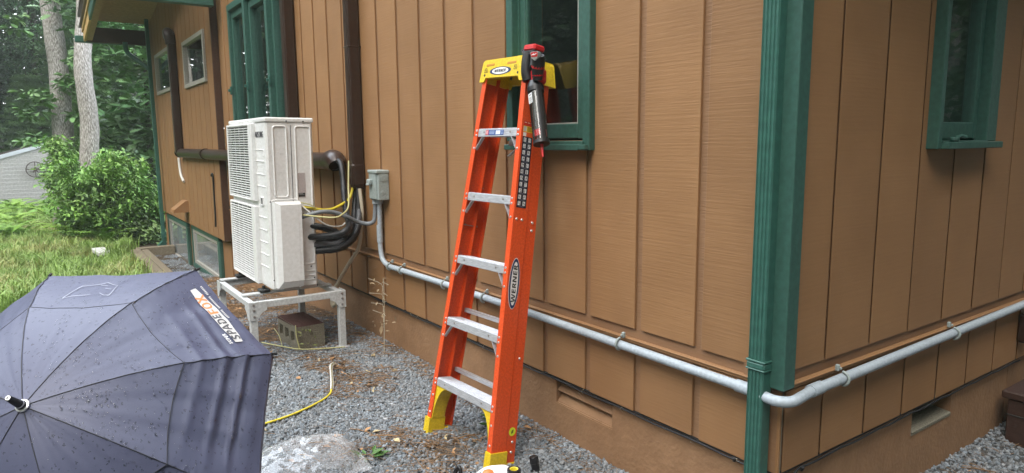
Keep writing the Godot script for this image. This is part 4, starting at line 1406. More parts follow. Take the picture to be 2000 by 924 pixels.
	# cap
	var cap := part("top_cap", d)
	mb = MB.new()
	var face := PackedVector2Array([V2(-0.137, 1.733), V2(-0.104, 1.731), V2(-0.091, 1.751), V2(0.152, 1.743), V2(0.162, 1.722), V2(0.208, 1.721), V2(0.18, 1.818), V2(0.172, 1.828), V2(-0.112, 1.832), V2(-0.122, 1.824)])
	mb.prism(face, -0.012, 0.008)
	mb.prism(face, -0.172, -0.152)
	mb.prism(PackedVector2Array([V2(-0.12, 1.80), V2(0.178, 1.797), V2(0.172, 1.832), V2(-0.114, 1.836)]), -0.168, 0.003)
	for k in 3:
		mb.box(V(-0.04 + 0.07 * k, 1.837, -0.03), V(0.05, 0.008, 0.03), 0.003)
	mb.prism(PackedVector2Array([V2(0.182, 1.722), V2(0.208, 1.721), V2(0.18, 1.818), V2(0.17, 1.818)]), -0.16, 0.0)
	mb.prism(PackedVector2Array([V2(-0.137, 1.733), V2(-0.115, 1.732), V2(-0.11, 1.818), V2(-0.122, 1.82)]), -0.16, 0.0)
	put("cap_body", mb, M["ladder_yellow"], cap)
	mb = MB.new()
	for q in [[-0.0625, 1.809], [0.097, 1.806]]:
		mb.box(V(q[0], q[1], 0.0082), V(0.064, 0.011, 0.002), 0.001)
	put("slot", mb, M["slot_orange"], cap)
	mb = MB.new()
	for q in [[-0.10, 1.763], [0.148, 1.757]]:
		mb.lathe([V2(0.006, 0), V2(0.006, 0.001), V2(0, 0.001)], 10, Transform3D(Basis(Vector3.RIGHT, PI * 0.5), V(q[0], q[1], 0.008)))
	put("hole", mb, M["print_black"], cap)
	mb = MB.new()
	for q in [[-0.092, 1.785, 0.026], [0.128, 1.783, 0.024]]:
		for k in 4:
			mb.box(V(q[0] + (0.004 if k == 1 else 0.0), q[1] - 0.009 + 0.006 * k, 0.0083), V(q[2] * (0.6 if k % 2 else 1.0), 0.0022, 0.001))
		mb.box(V(q[0] - q[2] * 0.42, q[1], 0.0083), V(0.002, 0.02, 0.001))
	put("print", mb, M["print_black"], cap)
	var tilt := Basis(Vector3.BACK, -0.02)
	mb = MB.new()
	ellipse(mb, 0.08, 0.0185, 0.0086, Transform3D(tilt, V(0.018, 1.776, 0)))
	put("badge", mb, M["print_navy"], cap)
	mb = MB.new()
	ellipse(mb, 0.061, 0.0145, 0.0092, Transform3D(tilt, V(0.018, 1.776, 0)))
	put("badge_field", mb, M["print_white"], cap)
	letters("lettering", "WERNER", 0.0135, 0.0008, M["print_black"], cap, Transform3D(tilt * Basis(V(1.12, 0, 0), V(0.16, 1, 0), V(0, 0, 1)), V(0.018, 1.776, 0.0098)))
	# big oval on the right rail: letters read upwards
	var slope := V(-0.0555, 1, 0).normalized()
	var outb := Basis(slope, V(0, 0, 1), slope.cross(V(0, 0, 1)))
	var oc := V(rail_x(1, 0.832), 0.832, -0.039)
	mb = MB.new()
	ellipse(mb, 0.113, 0.030, 0.0008, Transform3D(outb, oc))
	put("badge", mb, M["print_white"], d)
	mb = MB.new()
	ellipse(mb, 0.110, 0.028, 0.0014, Transform3D(outb, oc))
	put("badge", mb, M["print_navy"], d)
	mb = MB.new()
	ellipse(mb, 0.096, 0.0195, 0.002, Transform3D(outb, oc))
	put("badge_field", mb, M["print_white"], d)
	letters("lettering", "WERNER", 0.0215, 0.0008, M["print_black"], d, Transform3D(outb * Basis(V(1.35, 0, 0), V(0.1, 1, 0), V(0, 0, 1)), oc + outb.z * 0.0026))
	# instruction sticker
	var im := Image.create(128, 640, false, Image.FORMAT_RGB8)
	im.fill(Color(0.07, 0.09, 0.16))
	im.fill_rect(Rect2i(0, 0, 128, 36), Color(0.75, 0.16, 0.08))
	for k in 3:
		im.fill_rect(Rect2i(10 + 40 * k, 8, 28, 5), Color(0.85, 0.8, 0.75))
	im.fill_rect(Rect2i(0, 36, 128, 44), Color(0.86, 0.72, 0.18))
	im.fill_rect(Rect2i(4, 40, 40, 36), Color(0.8, 0.8, 0.78))
	for k in 5:
		im.fill_rect(Rect2i(52, 42 + 7 * k, 70 - 8 * (k % 3), 3), Color(0.25, 0.18, 0.1))
		im.fill_rect(Rect2i(8, 43 + 7 * k, 30 - 6 * (k % 2), 2), Color(0.3, 0.3, 0.3))
	im.fill_rect(Rect2i(0, 80, 128, 34), Color(0.85, 0.35, 0.15))
	im.fill_rect(Rect2i(4, 84, 40, 28), Color(0.85, 0.85, 0.85))
	for r in 11:
		for k in 2:
			var x := 16 + 62 * k
			var y := 122 + 47 * r
			im.fill_rect(Rect2i(x, y, 34, 30), Color(0.84, 0.85, 0.86))
			for j in 9:
				im.fill_rect(Rect2i(x + 4 + rng.randi_range(0, 20), y + 3 + rng.randi_range(0, 20), rng.randi_range(3, 8), rng.randi_range(2, 7)), [Color(0.1, 0.1, 0.12), Color(0.2, 0.35, 0.3), Color(0.4, 0.4, 0.42)][j % 3])
		im.fill_rect(Rect2i(22, 122 + 47 * r + 34, 84, 2), Color(0.45, 0.48, 0.55))
		im.fill_rect(Rect2i(30, 122 + 47 * r + 39, 66, 2), Color(0.4, 0.43, 0.5))
	var sm := StandardMaterial3D.new()
	sm.albedo_texture = ImageTexture.create_from_image(im)
	sm.roughness = 0.4
	mb = MB.new()
	var y0 := 1.165
	var y1 := 1.545
	mb.quad(V(rail_x(1, y0) + 0.0008, y0, -0.010), V(rail_x(1, y0) + 0.0008, y0, -0.066), V(rail_x(1, y1) + 0.0008, y1, -0.066), V(rail_x(1, y1) + 0.0008, y1, -0.010))
	put("instruction_sticker", mb, sm, d)
	im = Image.create(160, 32, false, Image.FORMAT_RGB8)
	im.fill(Color(0.1, 0.25, 0.5))
	im.fill_rect(Rect2i(0, 0, 26, 32), Color(0.75, 0.3, 0.3))
	im.fill_rect(Rect2i(90, 4, 40, 24), Color(0.85, 0.87, 0.9))
	for k in 3:
		im.fill_rect(Rect2i(32, 6 + 8 * k, 48, 3), Color(0.75, 0.8, 0.88))
		im.fill_rect(Rect2i(3, 6 + 8 * k, 18, 3), Color(0.9, 0.8, 0.8))
		im.fill_rect(Rect2i(136, 6 + 8 * k, 20, 3), Color(0.7, 0.75, 0.85))
	sm = StandardMaterial3D.new()
	sm.albedo_texture = ImageTexture.create_from_image(im)
	sm.roughness = 0.4
	mb = MB.new()
	mb.quad(V(-0.045, 1.482, 0.0003), V(0.092, 1.482, 0.0003), V(0.092, 1.506, 0.0003), V(-0.045, 1.506, 0.0003))
	put("step_sticker", mb, sm, d)
	mb = MB.new()
	ellipse(mb, 0.019, 0.019, 0.0008, Transform3D(outb, V(rail_x(1, 0.175) - 0.004, 0.175, -0.111)))
	put("round_sticker", mb, M["dot_lime"], d)
	mb = MB.new()
	for k in 4:
		mb.box(V(rail_x(1, 0.175) - 0.0028, 0.169 + 0.004 * k, -0.111), V(0.0006, 0.0018, 0.016 - 0.003 * (k % 2)), 0.0, Basis(Vector3.RIGHT, 0.7))
	put("round_print", mb, M["print_black"], d)

func caulk_gun() -> void:
	var d := thing("caulk_gun", "red and black cordless caulking gun with a clear cartridge tube hanging on the ladder", "caulking gun")
	var off := V(0.36, 1.43, 0.0)
	d.transform = ladder_xf * Transform3D(Basis(), off)
	var at := Transform3D(Basis(), -off)
	var mb := MB.new()
	mb.xf = at
	mb.box(V(0.232, 1.853, 0.0), V(0.078, 0.028, 0.062), 0.007, Basis(Vector3.BACK, -0.03))
	mb.box(V(0.205, 1.79, -0.02), V(0.026, 0.13, 0.05), 0.008, Basis(Vector3.BACK, 0.2))
	mb.box(V(0.262, 1.73, -0.012), V(0.082, 0.07, 0.055), 0.012, Basis(Vector3.BACK, 0.15))
	mb.box(V(0.285, 1.765, 0.0), V(0.04, 0.10, 0.045), 0.012, Basis(Vector3.BACK, 0.1))
	put("shell", mb, M["tool_red"], d)
	mb = MB.new()
	mb.xf = at
	mb.box(V(0.235, 1.828, 0.004), V(0.072, 0.026, 0.058), 0.006)
	mb.tube(smooth([V(0.222, 1.83, 0.02), V(0.222, 1.79, 0.022), V(0.226, 1.745, 0.02), V(0.236, 1.712, 0.012)], 5), 0.024, 12)
	mb.tube([V(0.258, 1.81, 0.012), V(0.262, 1.77, 0.015)], 0.018, 10)
	mb.box(V(0.186, 1.842, 0.02), V(0.014, 0.02, 0.02), 0.004)
	mb.tube([V(0.198, 1.842, 0.02), V(0.192, 1.83, 0.026)], 0.008, 8)
	put("grip", mb, M["tool_black"], d)
	mb = MB.new()
	mb.xf = at
	mb.tube([V(0.296, 1.727, 0.02), V(0.306, 1.712, 0.03)], 0.011, 8)
	put("trigger", mb, M["tool_black"], d)
	# motor nose pointing out to the right and towards the viewer
	mb = MB.new()
	mb.xf = at
	mb.tube(smooth([V(0.296, 1.71, 0.012), V(0.302, 1.745, 0.022), V(0.314, 1.78, 0.034), V(0.322, 1.803, 0.046)], 4), [0.020, 0.021, 0.023, 0.024, 0.025, 0.026, 0.027, 0.0275, 0.028, 0.028, 0.028, 0.0275, 0.026], 14)
	put("handle", mb, M["tool_black"], d)
	mb = MB.new()
	mb.xf = at
	mb.tube([V(0.3055, 1.758, 0.026), V(0.309, 1.768, 0.029)], 0.0275, 14, false)
	mb.tube([V(0.299, 1.728, 0.017), V(0.3005, 1.737, 0.0195)], 0.0235, 14, false)
	put("ring", mb, M["tool_red"], d)
	var fx := Transform3D(Basis(V(0.93, 0.1, -0.35), V(-0.05, 0.97, 0.22), V(0.36, -0.19, 0.91)).orthonormalized(), V(0.330, 1.795, 0.072))
	mb = MB.new()
	mb.xf = at * fx
	mb.prism(PackedVector2Array([V2(-0.019, 0.013), V2(-0.015, -0.008), V2(0.0, -0.019), V2(0.015, -0.008), V2(0.019, 0.013), V2(0.012, 0.018), V2(-0.012, 0.018)]), -0.02, 0.002)
	put("badge", mb, M["rivet"], d)
	mb = MB.new()
	mb.xf = at * fx
	mb.prism(PackedVector2Array([V2(-0.0165, 0.011), V2(-0.014, -0.004), V2(0.014, -0.004), V2(0.0165, 0.011), V2(0.011, 0.0155), V2(-0.011, 0.0155)]), 0.0, 0.0035)
	put("badge_field", mb, M["tool_red"], d)
	mb = MB.new()
	mb.xf = at * fx
	mb.bar(V(-0.012, 0.0035, 0.0045), V(0.0, 0.008, 0.0045), 0.003, 0.001, V(0, 0, 1))
	mb.bar(V(-0.002, 0.003, 0.0045), V(0.012, 0.009, 0.0045), 0.003, 0.001, V(0, 0, 1))
	put("badge_mark", mb, M["print_white"], d)
	# barrel
	var top := V(0.272, 1.69, 0.0)
	var bot := V(0.362, 1.442, 0.0)
	var y := (top - bot).normalized()
	var bx := Basis(V(y.y, -y.x, 0), y, V(0, 0, 1))
	var lenb := top.distance_to(bot)
	var bxf := at * Transform3D(bx, bot)
	mb = MB.new()
	mb.lathe([V2(0.0, lenb - 0.03), V2(0.036, lenb - 0.03), V2(0.037, lenb - 0.012), V2(0.034, lenb), V2(0.026, lenb + 0.02), V2(0.0, lenb + 0.02)], 20, bxf)
	mb.lathe([V2(0.0, -0.004), V2(0.036, -0.004), V2(0.036, 0.01), V2(0.031, 0.012), V2(0.0, 0.012)], 20, bxf)
	mb.xf = bxf
	for a in [3.6, 5.9, 1.5]:
		for k in 5:
			var b0: float = a - 0.38 + 0.15 * k
			var b1 := b0 + 0.15
			mb.quad(V(cos(b1) * 0.034, 0.01, -sin(b1) * 0.034), V(cos(b0) * 0.034, 0.01, -sin(b0) * 0.034), V(cos(b0) * 0.034, lenb - 0.03, -sin(b0) * 0.034), V(cos(b1) * 0.034, lenb - 0.03, -sin(b1) * 0.034))
	mb.xf = Transform3D()
	put("carriage", mb, M["tool_black"], d)
	mb = MB.new()
	mb.lathe([V2(0.031, 0.012), V2(0.031, lenb - 0.03)], 20, bxf)
	put("clear_tube", mb, M["clear_tube"], d)
	mb = MB.new()
	mb.lathe([V2(0.0, 0.06), V2(0.024, 0.06), V2(0.024, lenb - 0.03)], 16, bxf)
	put("cartridge", mb, M["cartridge_dark"], d)
	mb = MB.new()
	mb.lathe([V2(0.0, 0.03), V2(0.026, 0.03), V2(0.026, 0.058), V2(0.0, 0.058)], 16, bxf)
	put("plunger", mb, M["tool_red"], d)
	mb = MB.new()
	mb.lathe([V2(0.0, -0.06), V2(0.004, -0.06), V2(0.007, -0.004)], 10, bxf)
	put("nozzle", mb, M["tool_red"], d)
	var li := Image.create(40, 80, false, Image.FORMAT_RGB8)
	li.fill(Color(0.85, 0.85, 0.85))
	for k in 9:
		li.fill_rect(Rect2i(6, 30 + 5 * k, 28, 1 + k % 3), Color(0.15, 0.15, 0.15))
	li.fill_rect(Rect2i(6, 8, 26, 12), Color(0.55, 0.55, 0.55))
	var lm := StandardMaterial3D.new()
	lm.albedo_texture = ImageTexture.create_from_image(li)
	lm.roughness = 0.4
	mb = MB.new()
	mb.xf = bxf
	mb.quad(V(-0.018, lenb - 0.085, 0.0305), V(0.008, lenb - 0.085, 0.033), V(0.008, lenb - 0.04, 0.033), V(-0.018, lenb - 0.04, 0.0305))
	put("label", mb, lm, d)

# ---------------------------------------------------------------- umbrella
var um_tip := V(-1.039, 0.704, 2.049)
var um_a := V(0.663, 0.628, 0.408)
var um_u := V(0.524, 0.0, -0.852)
var um_v := V(-0.535, 0.778, -0.329)
var um_off := [-0.004, 0.023, -0.012, 0.0, 0.0, 0.0, 0.0, 0.0]
var um_base := V(-1.2, 0.0, 1.95)

func um_rib(k: int, s: float) -> Vector3:
	k = posmod(k, 8)
	var an := deg_to_rad(113.851) - k * PI / 4.0
	return um_tip - um_a * (0.316 * (0.28 * s + 0.72 * pow(s, 2.4))) + (um_u * cos(an) + um_v * sin(an)) * 0.641 * s + V(0.577, -0.008, -0.817) * um_off[k] * s * s - um_base

func um_cloth(k: int, s: float, t: float, lift := 0.0) -> Vector3:
	var p := um_rib(k, s).lerp(um_rib(k + 1, s), t)
	var m := 4.0 * t * (1.0 - t)
	var out := (um_a * 0.75 + (p - (um_tip - um_base)).normalized() * 0.65).normalized()
	var d := -0.004 * m * s
	var ph := k * 1.7
	d += m * s * (0.0016 * sin(t * 17.0 + ph + s * 2.0) + 0.0007 * sin(t * 37.0 + ph * 2.0 - s * 5.0))
	d += m * smoothstep(0.62, 0.85, s) * (1.0 - 0.7 * smoothstep(0.85, 1.0, s)) * (0.003 * sin(t * TAU * 1.6 + ph * 1.3) - 0.0 - 0.006 * absf(sin(t * TAU * 1.6 + ph)))
	if k == 1 or k == 2:   # slack folds that run across the rib, along the hem
		var w := smoothstep(0.1, 0.75, t) if k == 1 else 1.0 - smoothstep(0.55, 1.0, t)
		var q := s + 0.05 * (t - 1.0 if k == 1 else t * 0.6)
		for f in [[0.70, 0.020, 0.004], [0.80, 0.014, 0.006], [0.835, 0.016, -0.005], [0.885, 0.010, 0.009], [0.91, 0.012, -0.005], [0.96, 0.018, 0.003]]:
			var z: float = (q - f[0]) / f[1]
			d += f[2] * w * exp(-z * z) * (0.15 if k == 1 and f[0] > 0.87 and f[0] < 0.95 else 1.0)
	var near := minf(t, 1.0 - t)
	d += 0.0022 * exp(-near * 22.0) * sin(s * 75.0 + k * 2.1 + 8.0 * bumps.get_noise_2d(s * 9.0, k * 3.0)) * s
	d += 0.0016 * bumps.get_noise_3d(s * 6.0, t * 5.0, k * 4.0) * s
	return p + out * (d + lift)

func um_normal(k: int, s: float, t: float) -> Vector3:
	var a := um_cloth(k, s + 0.01, t) - um_cloth(k, s - 0.01, t)
	var b := um_cloth(k, s, t + 0.02) - um_cloth(k, s, t - 0.02)
	var m := a.cross(b).normalized()
	return m if m.dot(um_a) > 0.0 else -m

func umbrella() -> void:
	var d := thing("umbrella", "large dark blue grey umbrella lying open on the gravel, wet with raindrops", "umbrella", um_base)
	var canopy := part("canopy", d)
	for k in 8:
		var mb := MB.new()
		mb.grid(44, 34, func(u: float, t: float) -> Vector3: return um_cloth(k, lerpf(0.55, 1.0 - 0.008 * 4.0 * t * (1.0 - t), u), t, -0.002))
		mb.grid(3, 34, func(u: float, t: float) -> Vector3: return um_cloth(k, 1.0 - 0.008 * 4.0 * t * (1.0 - t), t, -0.002) - um_a * 0.02 * u)
		put("panel", mb, M["canopy_cloth"], canopy)
		mb = MB.new()
		mb.grid(26, 30, func(u: float, t: float) -> Vector3: return um_cloth(k, lerpf(0.012, 0.625 - 0.02 * 4.0 * t * (1.0 - t), u), t, 0.0035 * u * u))
		put("upper_panel", mb, M["canopy_cloth"], canopy)
		mb = MB.new()
		var pts := []
		for i in 40:
			var s := lerpf(0.02, 1.0, i / 39.0)
			pts.append(um_cloth(k, s, 0.0, 0.0008 + (0.0035 * pow(minf(s, 0.625) / 0.625, 2.0) if s < 0.625 else -0.001)))
		mb.tube(pts, 0.0016, 5)
		pts = []
		for i in 24:
			var t := i / 23.0
			pts.append(um_cloth(k, 0.625 - 0.02 * 4.0 * t * (1.0 - t), t, 0.0036))
		mb.tube(pts, 0.0013, 5)
		put("seam", mb, M["seam_dark"], canopy)
		mb = MB.new()
		var e := um_rib(k, 1.0)
		var dir := (um_rib(k, 1.0) - um_rib(k, 0.97)).normalized()
		mb.tube([e - dir * 0.006, e + dir * 0.016], 0.005, 8)
		put("rib_tip", mb, M["rubber_black"], canopy)
		mb = MB.new()
		pts = []
		for i in 12:
			pts.append(um_rib(k, lerpf(0.03, 0.99, i / 11.0)) - um_a * 0.012)
		mb.tube(pts, 0.003, 6)
		put("rib", mb, M["print_black"], d)
	var y := um_a.normalized()
	var x := y.cross(Vector3.UP).normalized()
	var fx := Transform3D(Basis(x, y, x.cross(y)), um_tip - um_base)
	var mb2 := MB.new()
	mb2.lathe([V2(0.0135, 0.004), V2(0.0135, 0.012), V2(0.011, 0.014), V2(0.0105, 0.03), V2(0.008, 0.07), V2(0.006, 0.072), V2(0.0, 0.072)], 16, fx)
	put("ferrule", mb2, M["rubber_black"], d)
	mb2 = MB.new()
	mb2.lathe([V2(0.0, 0.001), V2(0.019, 0.0005), V2(0.018, 0.005), V2(0.013, 0.0065)], 20, fx)
	mb2.lathe([V2(0.0115, 0.0145), V2(0.0125, 0.016), V2(0.0115, 0.0195)], 16, fx)
	mb2.lathe([V2(0.0065, 0.069), V2(0.0065, 0.0725), V2(0.003, 0.073)], 12, fx)
	put("collar", mb2, M["rivet"], d)
	mb2 = MB.new()
	mb2.lathe([V2(0.007, -0.62), V2(0.007, 0.0)], 10, fx)
	mb2.lathe([V2(0.0, -0.78), V2(0.018, -0.78), V2(0.018, -0.62), V2(0.0, -0.62)], 12, fx)
	put("shaft", mb2, M["rubber_black"], d)
	# printed banner with lettering on the panel that faces the heat pump
	mb2 = MB.new()
	mb2.grid(40, 6, func(u: float, w: float) -> Vector3:
		var wide := 0.5 + 0.5 * sin(PI * clampf(u * 0.9 + 0.08, 0.0, 1.0))
		var s := 0.912 + (w - 0.5) * 0.054 * wide + 0.006 * sin(u * 3.0)
		var t := lerpf(0.83, 0.17, u)
		return um_cloth(1, s, t) + um_normal(1, s, t) * 0.0012)
	put("banner", mb2, M["print_faded"], canopy)
	um_words("SPADE", 0.80, 0.50, 0.931, 0.893, M["print_grey"], canopy)
	um_words("FOX", 0.485, 0.25, 0.935, 0.893, M["print_orange"], canopy)
	um_words("SUPER", 0.84, 0.72, 0.882, 0.868, M["print_white"], canopy)
	mb2 = MB.new()   # a line of print too small to read in the photograph
	for i in 26:
		if i == 7 or i == 18:
			continue
		var t := lerpf(0.56, 0.18, i / 25.0)
		var c0 := um_cloth(1, 0.961, t) + um_normal(1, 0.961, t) * 0.0014
		var c1 := um_cloth(1, 0.961, t - 0.0095) + um_normal(1, 0.961, t) * 0.0014
		var c2 := um_cloth(1, 0.952, t - 0.0095) + um_normal(1, 0.952, t) * 0.0014
		var c3 := um_cloth(1, 0.952, t) + um_normal(1, 0.952, t) * 0.0014
		mb2.quad(c0, c1, c2, c3)
	put("fine_print", mb2, M["print_faded"], canopy, "stuff")
	# pale outline print on the neighbouring panel
	mb2 = MB.new()
	for line in [[[0.71, 0.25], [0.83, 0.33], [0.9, 0.47], [0.84, 0.6], [0.76, 0.64], [0.72, 0.655], [0.73, 0.6], [0.77, 0.52]], [[0.71, 0.25], [0.73, 0.35], [0.755, 0.46]], [[0.87, 0.44], [0.86, 0.5]], [[0.83, 0.51], [0.8, 0.59]]]:
		for i in line.size() - 1:
			for j in 6:
				var a := V2(line[i][0], line[i][1]).lerp(V2(line[i + 1][0], line[i + 1][1]), j / 6.0)
				var b := V2(line[i][0], line[i][1]).lerp(V2(line[i + 1][0], line[i + 1][1]), (j + 1) / 6.0)
				var pa := um_cloth(0, a.x, a.y) + um_normal(0, a.x, a.y) * 0.0012
				var pb := um_cloth(0, b.x, b.y) + um_normal(0, b.x, b.y) * 0.0012
				var side := (pb - pa).cross(um_normal(0, a.x, a.y)).normalized() * 0.0014
				mb2.quad(pa - side, pb - side, pb + side, pa + side)
	put("outline_print", mb2, M["print_pale"], canopy)
	# raindrops
	var xs := []
	for i in 1500:
		var k: int = [1, 2, 1, 2, 2, 0, 3, 2][i % 8]
		var s := rng.randf_range(0.15, 0.97)
		var t := rng.randf()
		if patches.get_noise_2d(s * 4.0 + k * 5.0, t * 3.0) < -0.1:
			continue
		var nn := um_normal(k, s, t)
		var p := um_cloth(k, s, t, 0.0035 * pow(s / 0.625, 2.0) if s < 0.6 else -0.002)
		var r := rng.randf_range(0.0011, 0.0033)
		var xx := nn.cross(V(0.2, 1, 0.1)).normalized()
		xs.append(Transform3D(Basis(xx * r, nn * r * 0.6, xx.cross(nn) * r * rng.randf_range(1.0, 1.8)), p))
	drops("raindrops", canopy, xs)

func um_words(words: String, t0: float, t1: float, s0: float, s1: float, m: Material, parent: Node) -> void:
	var tm := TextMesh.new()
	tm.text = words
	var f := SystemFont.new()
	f.font_names = PackedStringArray(["Droid Sans"])
	f.font_weight = 700
	tm.font = f
	tm.font_size = 32
	tm.pixel_size = 0.01
	tm.depth = 0.02
	var arr := tm.surface_get_arrays(0)
	var vs: PackedVector3Array = arr[Mesh.ARRAY_VERTEX]
	var ix = arr[Mesh.ARRAY_INDEX]
	var lo := V(1e9, 1e9, 0)
	var hi := V(-1e9, -1e9, 0)
	for p in vs:
		lo = V(minf(lo.x, p.x), minf(lo.y, p.y), 0)
		hi = V(maxf(hi.x, p.x), maxf(hi.y, p.y), 0)
	var mb := MB.new()
	var n: int = ix.size() if ix != null and ix.size() > 0 else vs.size()
	for i in range(0, n, 3):
		var q := []
		var flat_face := true
		for j in 3:
			var p: Vector3 = vs[ix[i + j]] if ix != null and ix.size() > 0 else vs[i + j]
			if p.z < 0.005:
				flat_face = false
			var a := (p.x - lo.x) / (hi.x - lo.x)
			var b := (p.y - lo.y) / (hi.y - lo.y)
			var s := lerpf(s0, s1, b)
			var t := lerpf(t0, t1, a)
			q.append(um_cloth(1, s, t) + um_normal(1, s, t) * 0.0022)
		if flat_face:
			var nn := um_normal(1, lerpf(s0, s1, 0.5), lerpf(t0, t1, 0.5))
			mb.tri(q[0], q[1], q[2], nn, nn, nn)
	put("lettering", mb, m, parent)

# ---------------------------------------------------------------- small things on the ground
func small_things() -> void:
	var mb: MB
	# clear plastic bag
	mb = MB.new()
	var nz := FastNoiseLite.new()
	nz.seed = 77
	nz.frequency = 3.4
	nz.fractal_octaves = 2
	mb.grid(64, 64, func(u: float, w: float) -> Vector3:
		var x := (u - 0.5) * 0.56
		var z := (w - 0.5) * 0.60
		var r := clampf(1.0 - (x * x / 0.078 + z * z / 0.09), 0.0, 1.0)
		var n1 := absf(nz.get_noise_2d(x * 1.1, z * 1.1))
		var n2 := absf(nz.get_noise_2d(x * 2.6 + 7.0, z * 2.2))
		return V(x + 0.04 * n2, 0.016 + 0.08 * sqrt(r) * (0.8 + 0.6 * x) + (0.25 + r) * (0.035 * (0.4 - n1) + 0.016 * (0.4 - n2)), z + 0.03 * n1))
	var bag := put("plastic_bag", mb, M["clear_film"])
	bag.position = V(-1.60, 0.012, 1.10)
	bag.scale = V(0.8, 1.15, 0.8)
	tag(bag, "crumpled clear plastic bag on the gravel beside the umbrella", "plastic bag")
	# flat cable
	mb = MB.new()
	var p := smooth([V(-2.83, 0.03, 0.50), V(-2.72, 0.055, 0.56), V(-2.58, 0.05, 0.61), V(-2.43, 0.022, 0.665), V(-2.34, 0.016, 0.72), V(-2.26, 0.016, 0.83), V(-2.20, 0.014, 0.97), V(-2.17, 0.014, 1.10), V(-2.16, 0.014, 1.25)], 6)
	var c := thing("flat_cable", "flat yellow and white cable end lying on the gravel", "cable")
	var a := p.slice(0, 20)
	var b := p.slice(19, p.size())
	for k in 3:
		var o := V(0, 0, 0.0085) * (k - 1)
		var q := []
		for v in a:
			q.append(v + V(0, 0.006 * (k - 1), 0) + o * 0.6)
		mb = MB.new()
		mb.tube(q, 0.0052, 7)
		put("strand", mb, M["cable_white"] if k != 1 else M["cable_pale"], c)
		q = []
		for v in b:
			q.append(v + V(0.006 * (k - 1), 0.004 * (k - 1), 0) + o * 0.4)
		mb = MB.new()
		mb.tube(q, 0.0055, 7)
		put("strand", mb, M["cable_yellow"] if k != 1 else M["cable_pale"], c)
	# white sack with things on it at the bottom edge
	var s := thing("tool_sack", "white plastic sack bulging on the gravel in front of the ladder foot", "sack", V(-0.71, 0.0, 0.65))
	mb = MB.new()
	mb.grid(32, 14, func(u: float, w: float) -> Vector3:
		var an := TAU * u
		var e := w * PI * 0.5
		var r := cos(e) * (1.0 + 0.06 * sin(an * 3.0) + 0.03 * sin(an * 7.0 + w * 3.0))
		return V(cos(an) * 0.17 * r, 0.235 * sin(e) + 0.006 * sin(an * 5.0) * cos(e), sin(an) * 0.13 * r))
	put("skin", mb, M["print_white"], s)
	mb = MB.new()
	mb.grid(6, 4, func(u: float, w: float) -> Vector3: return V(-0.075 + 0.05 * u, 0.205 + 0.014 * u - 0.03 * w * w, 0.02 + 0.06 * w))
	put("print_patch", mb, M["print_black"], s)
	var tp := thing("tape_roll", "small roll of black tape with a yellow core on the white sack", "tape roll", V(-0.655, 0.215, 0.63))
	mb = MB.new()
	mb.lathe([V2(0.015, 0.0), V2(0.0245, 0.0), V2(0.0255, 0.002), V2(0.0255, 0.03), V2(0.0245, 0.032), V2(0.015, 0.032)], 28)
	put("roll", mb, M["tool_black"], tp)
	mb = MB.new()
	mb.lathe([V2(0.0135, 0.031), V2(0.0158, 0.0325), V2(0.0158, 0.0), V2(0.0135, 0.0), V2(0.0135, 0.031)], 24)
	put("core", mb, M["cable_yellow"], tp)
	var oc := thing("orange_cap", "round orange cap lying on the white sack", "cap", V(-0.72, 0.212, 0.70))
	mb = MB.new()
	mb.lathe([V2(0.024, 0.0), V2(0.024, 0.008), V2(0.02, 0.018), V2(0.01, 0.024), V2(0.0, 0.025)], 20)
	put("dome", mb, M["print_orange"], oc)
	var bc := thing("black_tube", "short black plastic tube standing on the gravel between sack and wall", "tube", V(-0.975, -0.004, 0.285))
	mb = MB.new()
	mb.lathe([V2(0.018, 0.0), V2(0.0175, 0.04), V2(0.0205, 0.042), V2(0.0195, 0.068), V2(0.018, 0.071), V2(0.0, 0.071)], 20, Transform3D(Basis(V(0.3, 0, 1).normalized(), 0.22), V()))
	put("tube", mb, M["tool_black"], bc)
	var kb := thing("black_clip", "small black curved plastic piece at the left of the ladder foot", "clip", V(-1.12, 0.0, 0.60))
	mb = MB.new()
	mb.tube(smooth([V(-0.01, -0.01, 0.02), V(-0.012, 0.03, 0.0), V(0.0, 0.05, -0.01), V(0.012, 0.035, -0.01), V(0.016, 0.0, 0.0)], 5), 0.009, 8)
	put("loop", mb, M["tool_black"], kb)
	# wooden step at the far end of the end wall
	var st := thing("wooden_step", "dark brown painted wooden step box against the end wall", "step", V(0.6, -0.12, -2.35))
	mb = MB.new()
	mb.box(V(0.0, 0.115, 0.0), V(1.12, 0.31, 0.95), 0.006)
	put("box", mb, M["brown_wood"], st)
	for k in 2:
		mb = MB.new()
		mb.box(V(0.0, 0.29, 0.29 - 0.40 * k), V(1.17, 0.038, 0.396), 0.006)
		put("plank", mb, M["brown_wood"], st)
	mb = MB.new()
	mb.box(V(0.0, 0.19, 0.477), V(1.12, 0.006, 0.004))
	put("joint", mb, M["dark_room"], st)
	# leafy weed patch beside the step
	leafy("low_weed", "flattened broad green leaves on the gravel near the brown step", V(0.32, -0.115, -1.72), 26, 0.13, 0.03, 0.055, Color(0.05, 0.085, 0.035), 3)
	leafy("small_weed", "small fresh green weed on the gravel by the plastic bag", V(-1.50, 0.0, 0.83), 14, 0.09, 0.03, 0.05, Color(0.07, 0.17, 0.03), 4)
	leafy("small_weed", "green grassy weed tuft behind the ladder's left foot", V(-1.44, 0.0, 0.20), 16, 0.11, 0.07, 0.06, Color(0.06, 0.14, 0.04), 5)
	# vine trailing over the block
	mb = MB.new()
	mb.tube(smooth([V(-3.62, 0.02, 0.74), V(-3.4, 0.03, 0.66), V(-3.22, 0.04, 0.58), V(-3.17, 0.03, 0.42), V(-3.16, 0.02, 0.30)], 6), 0.004, 6)
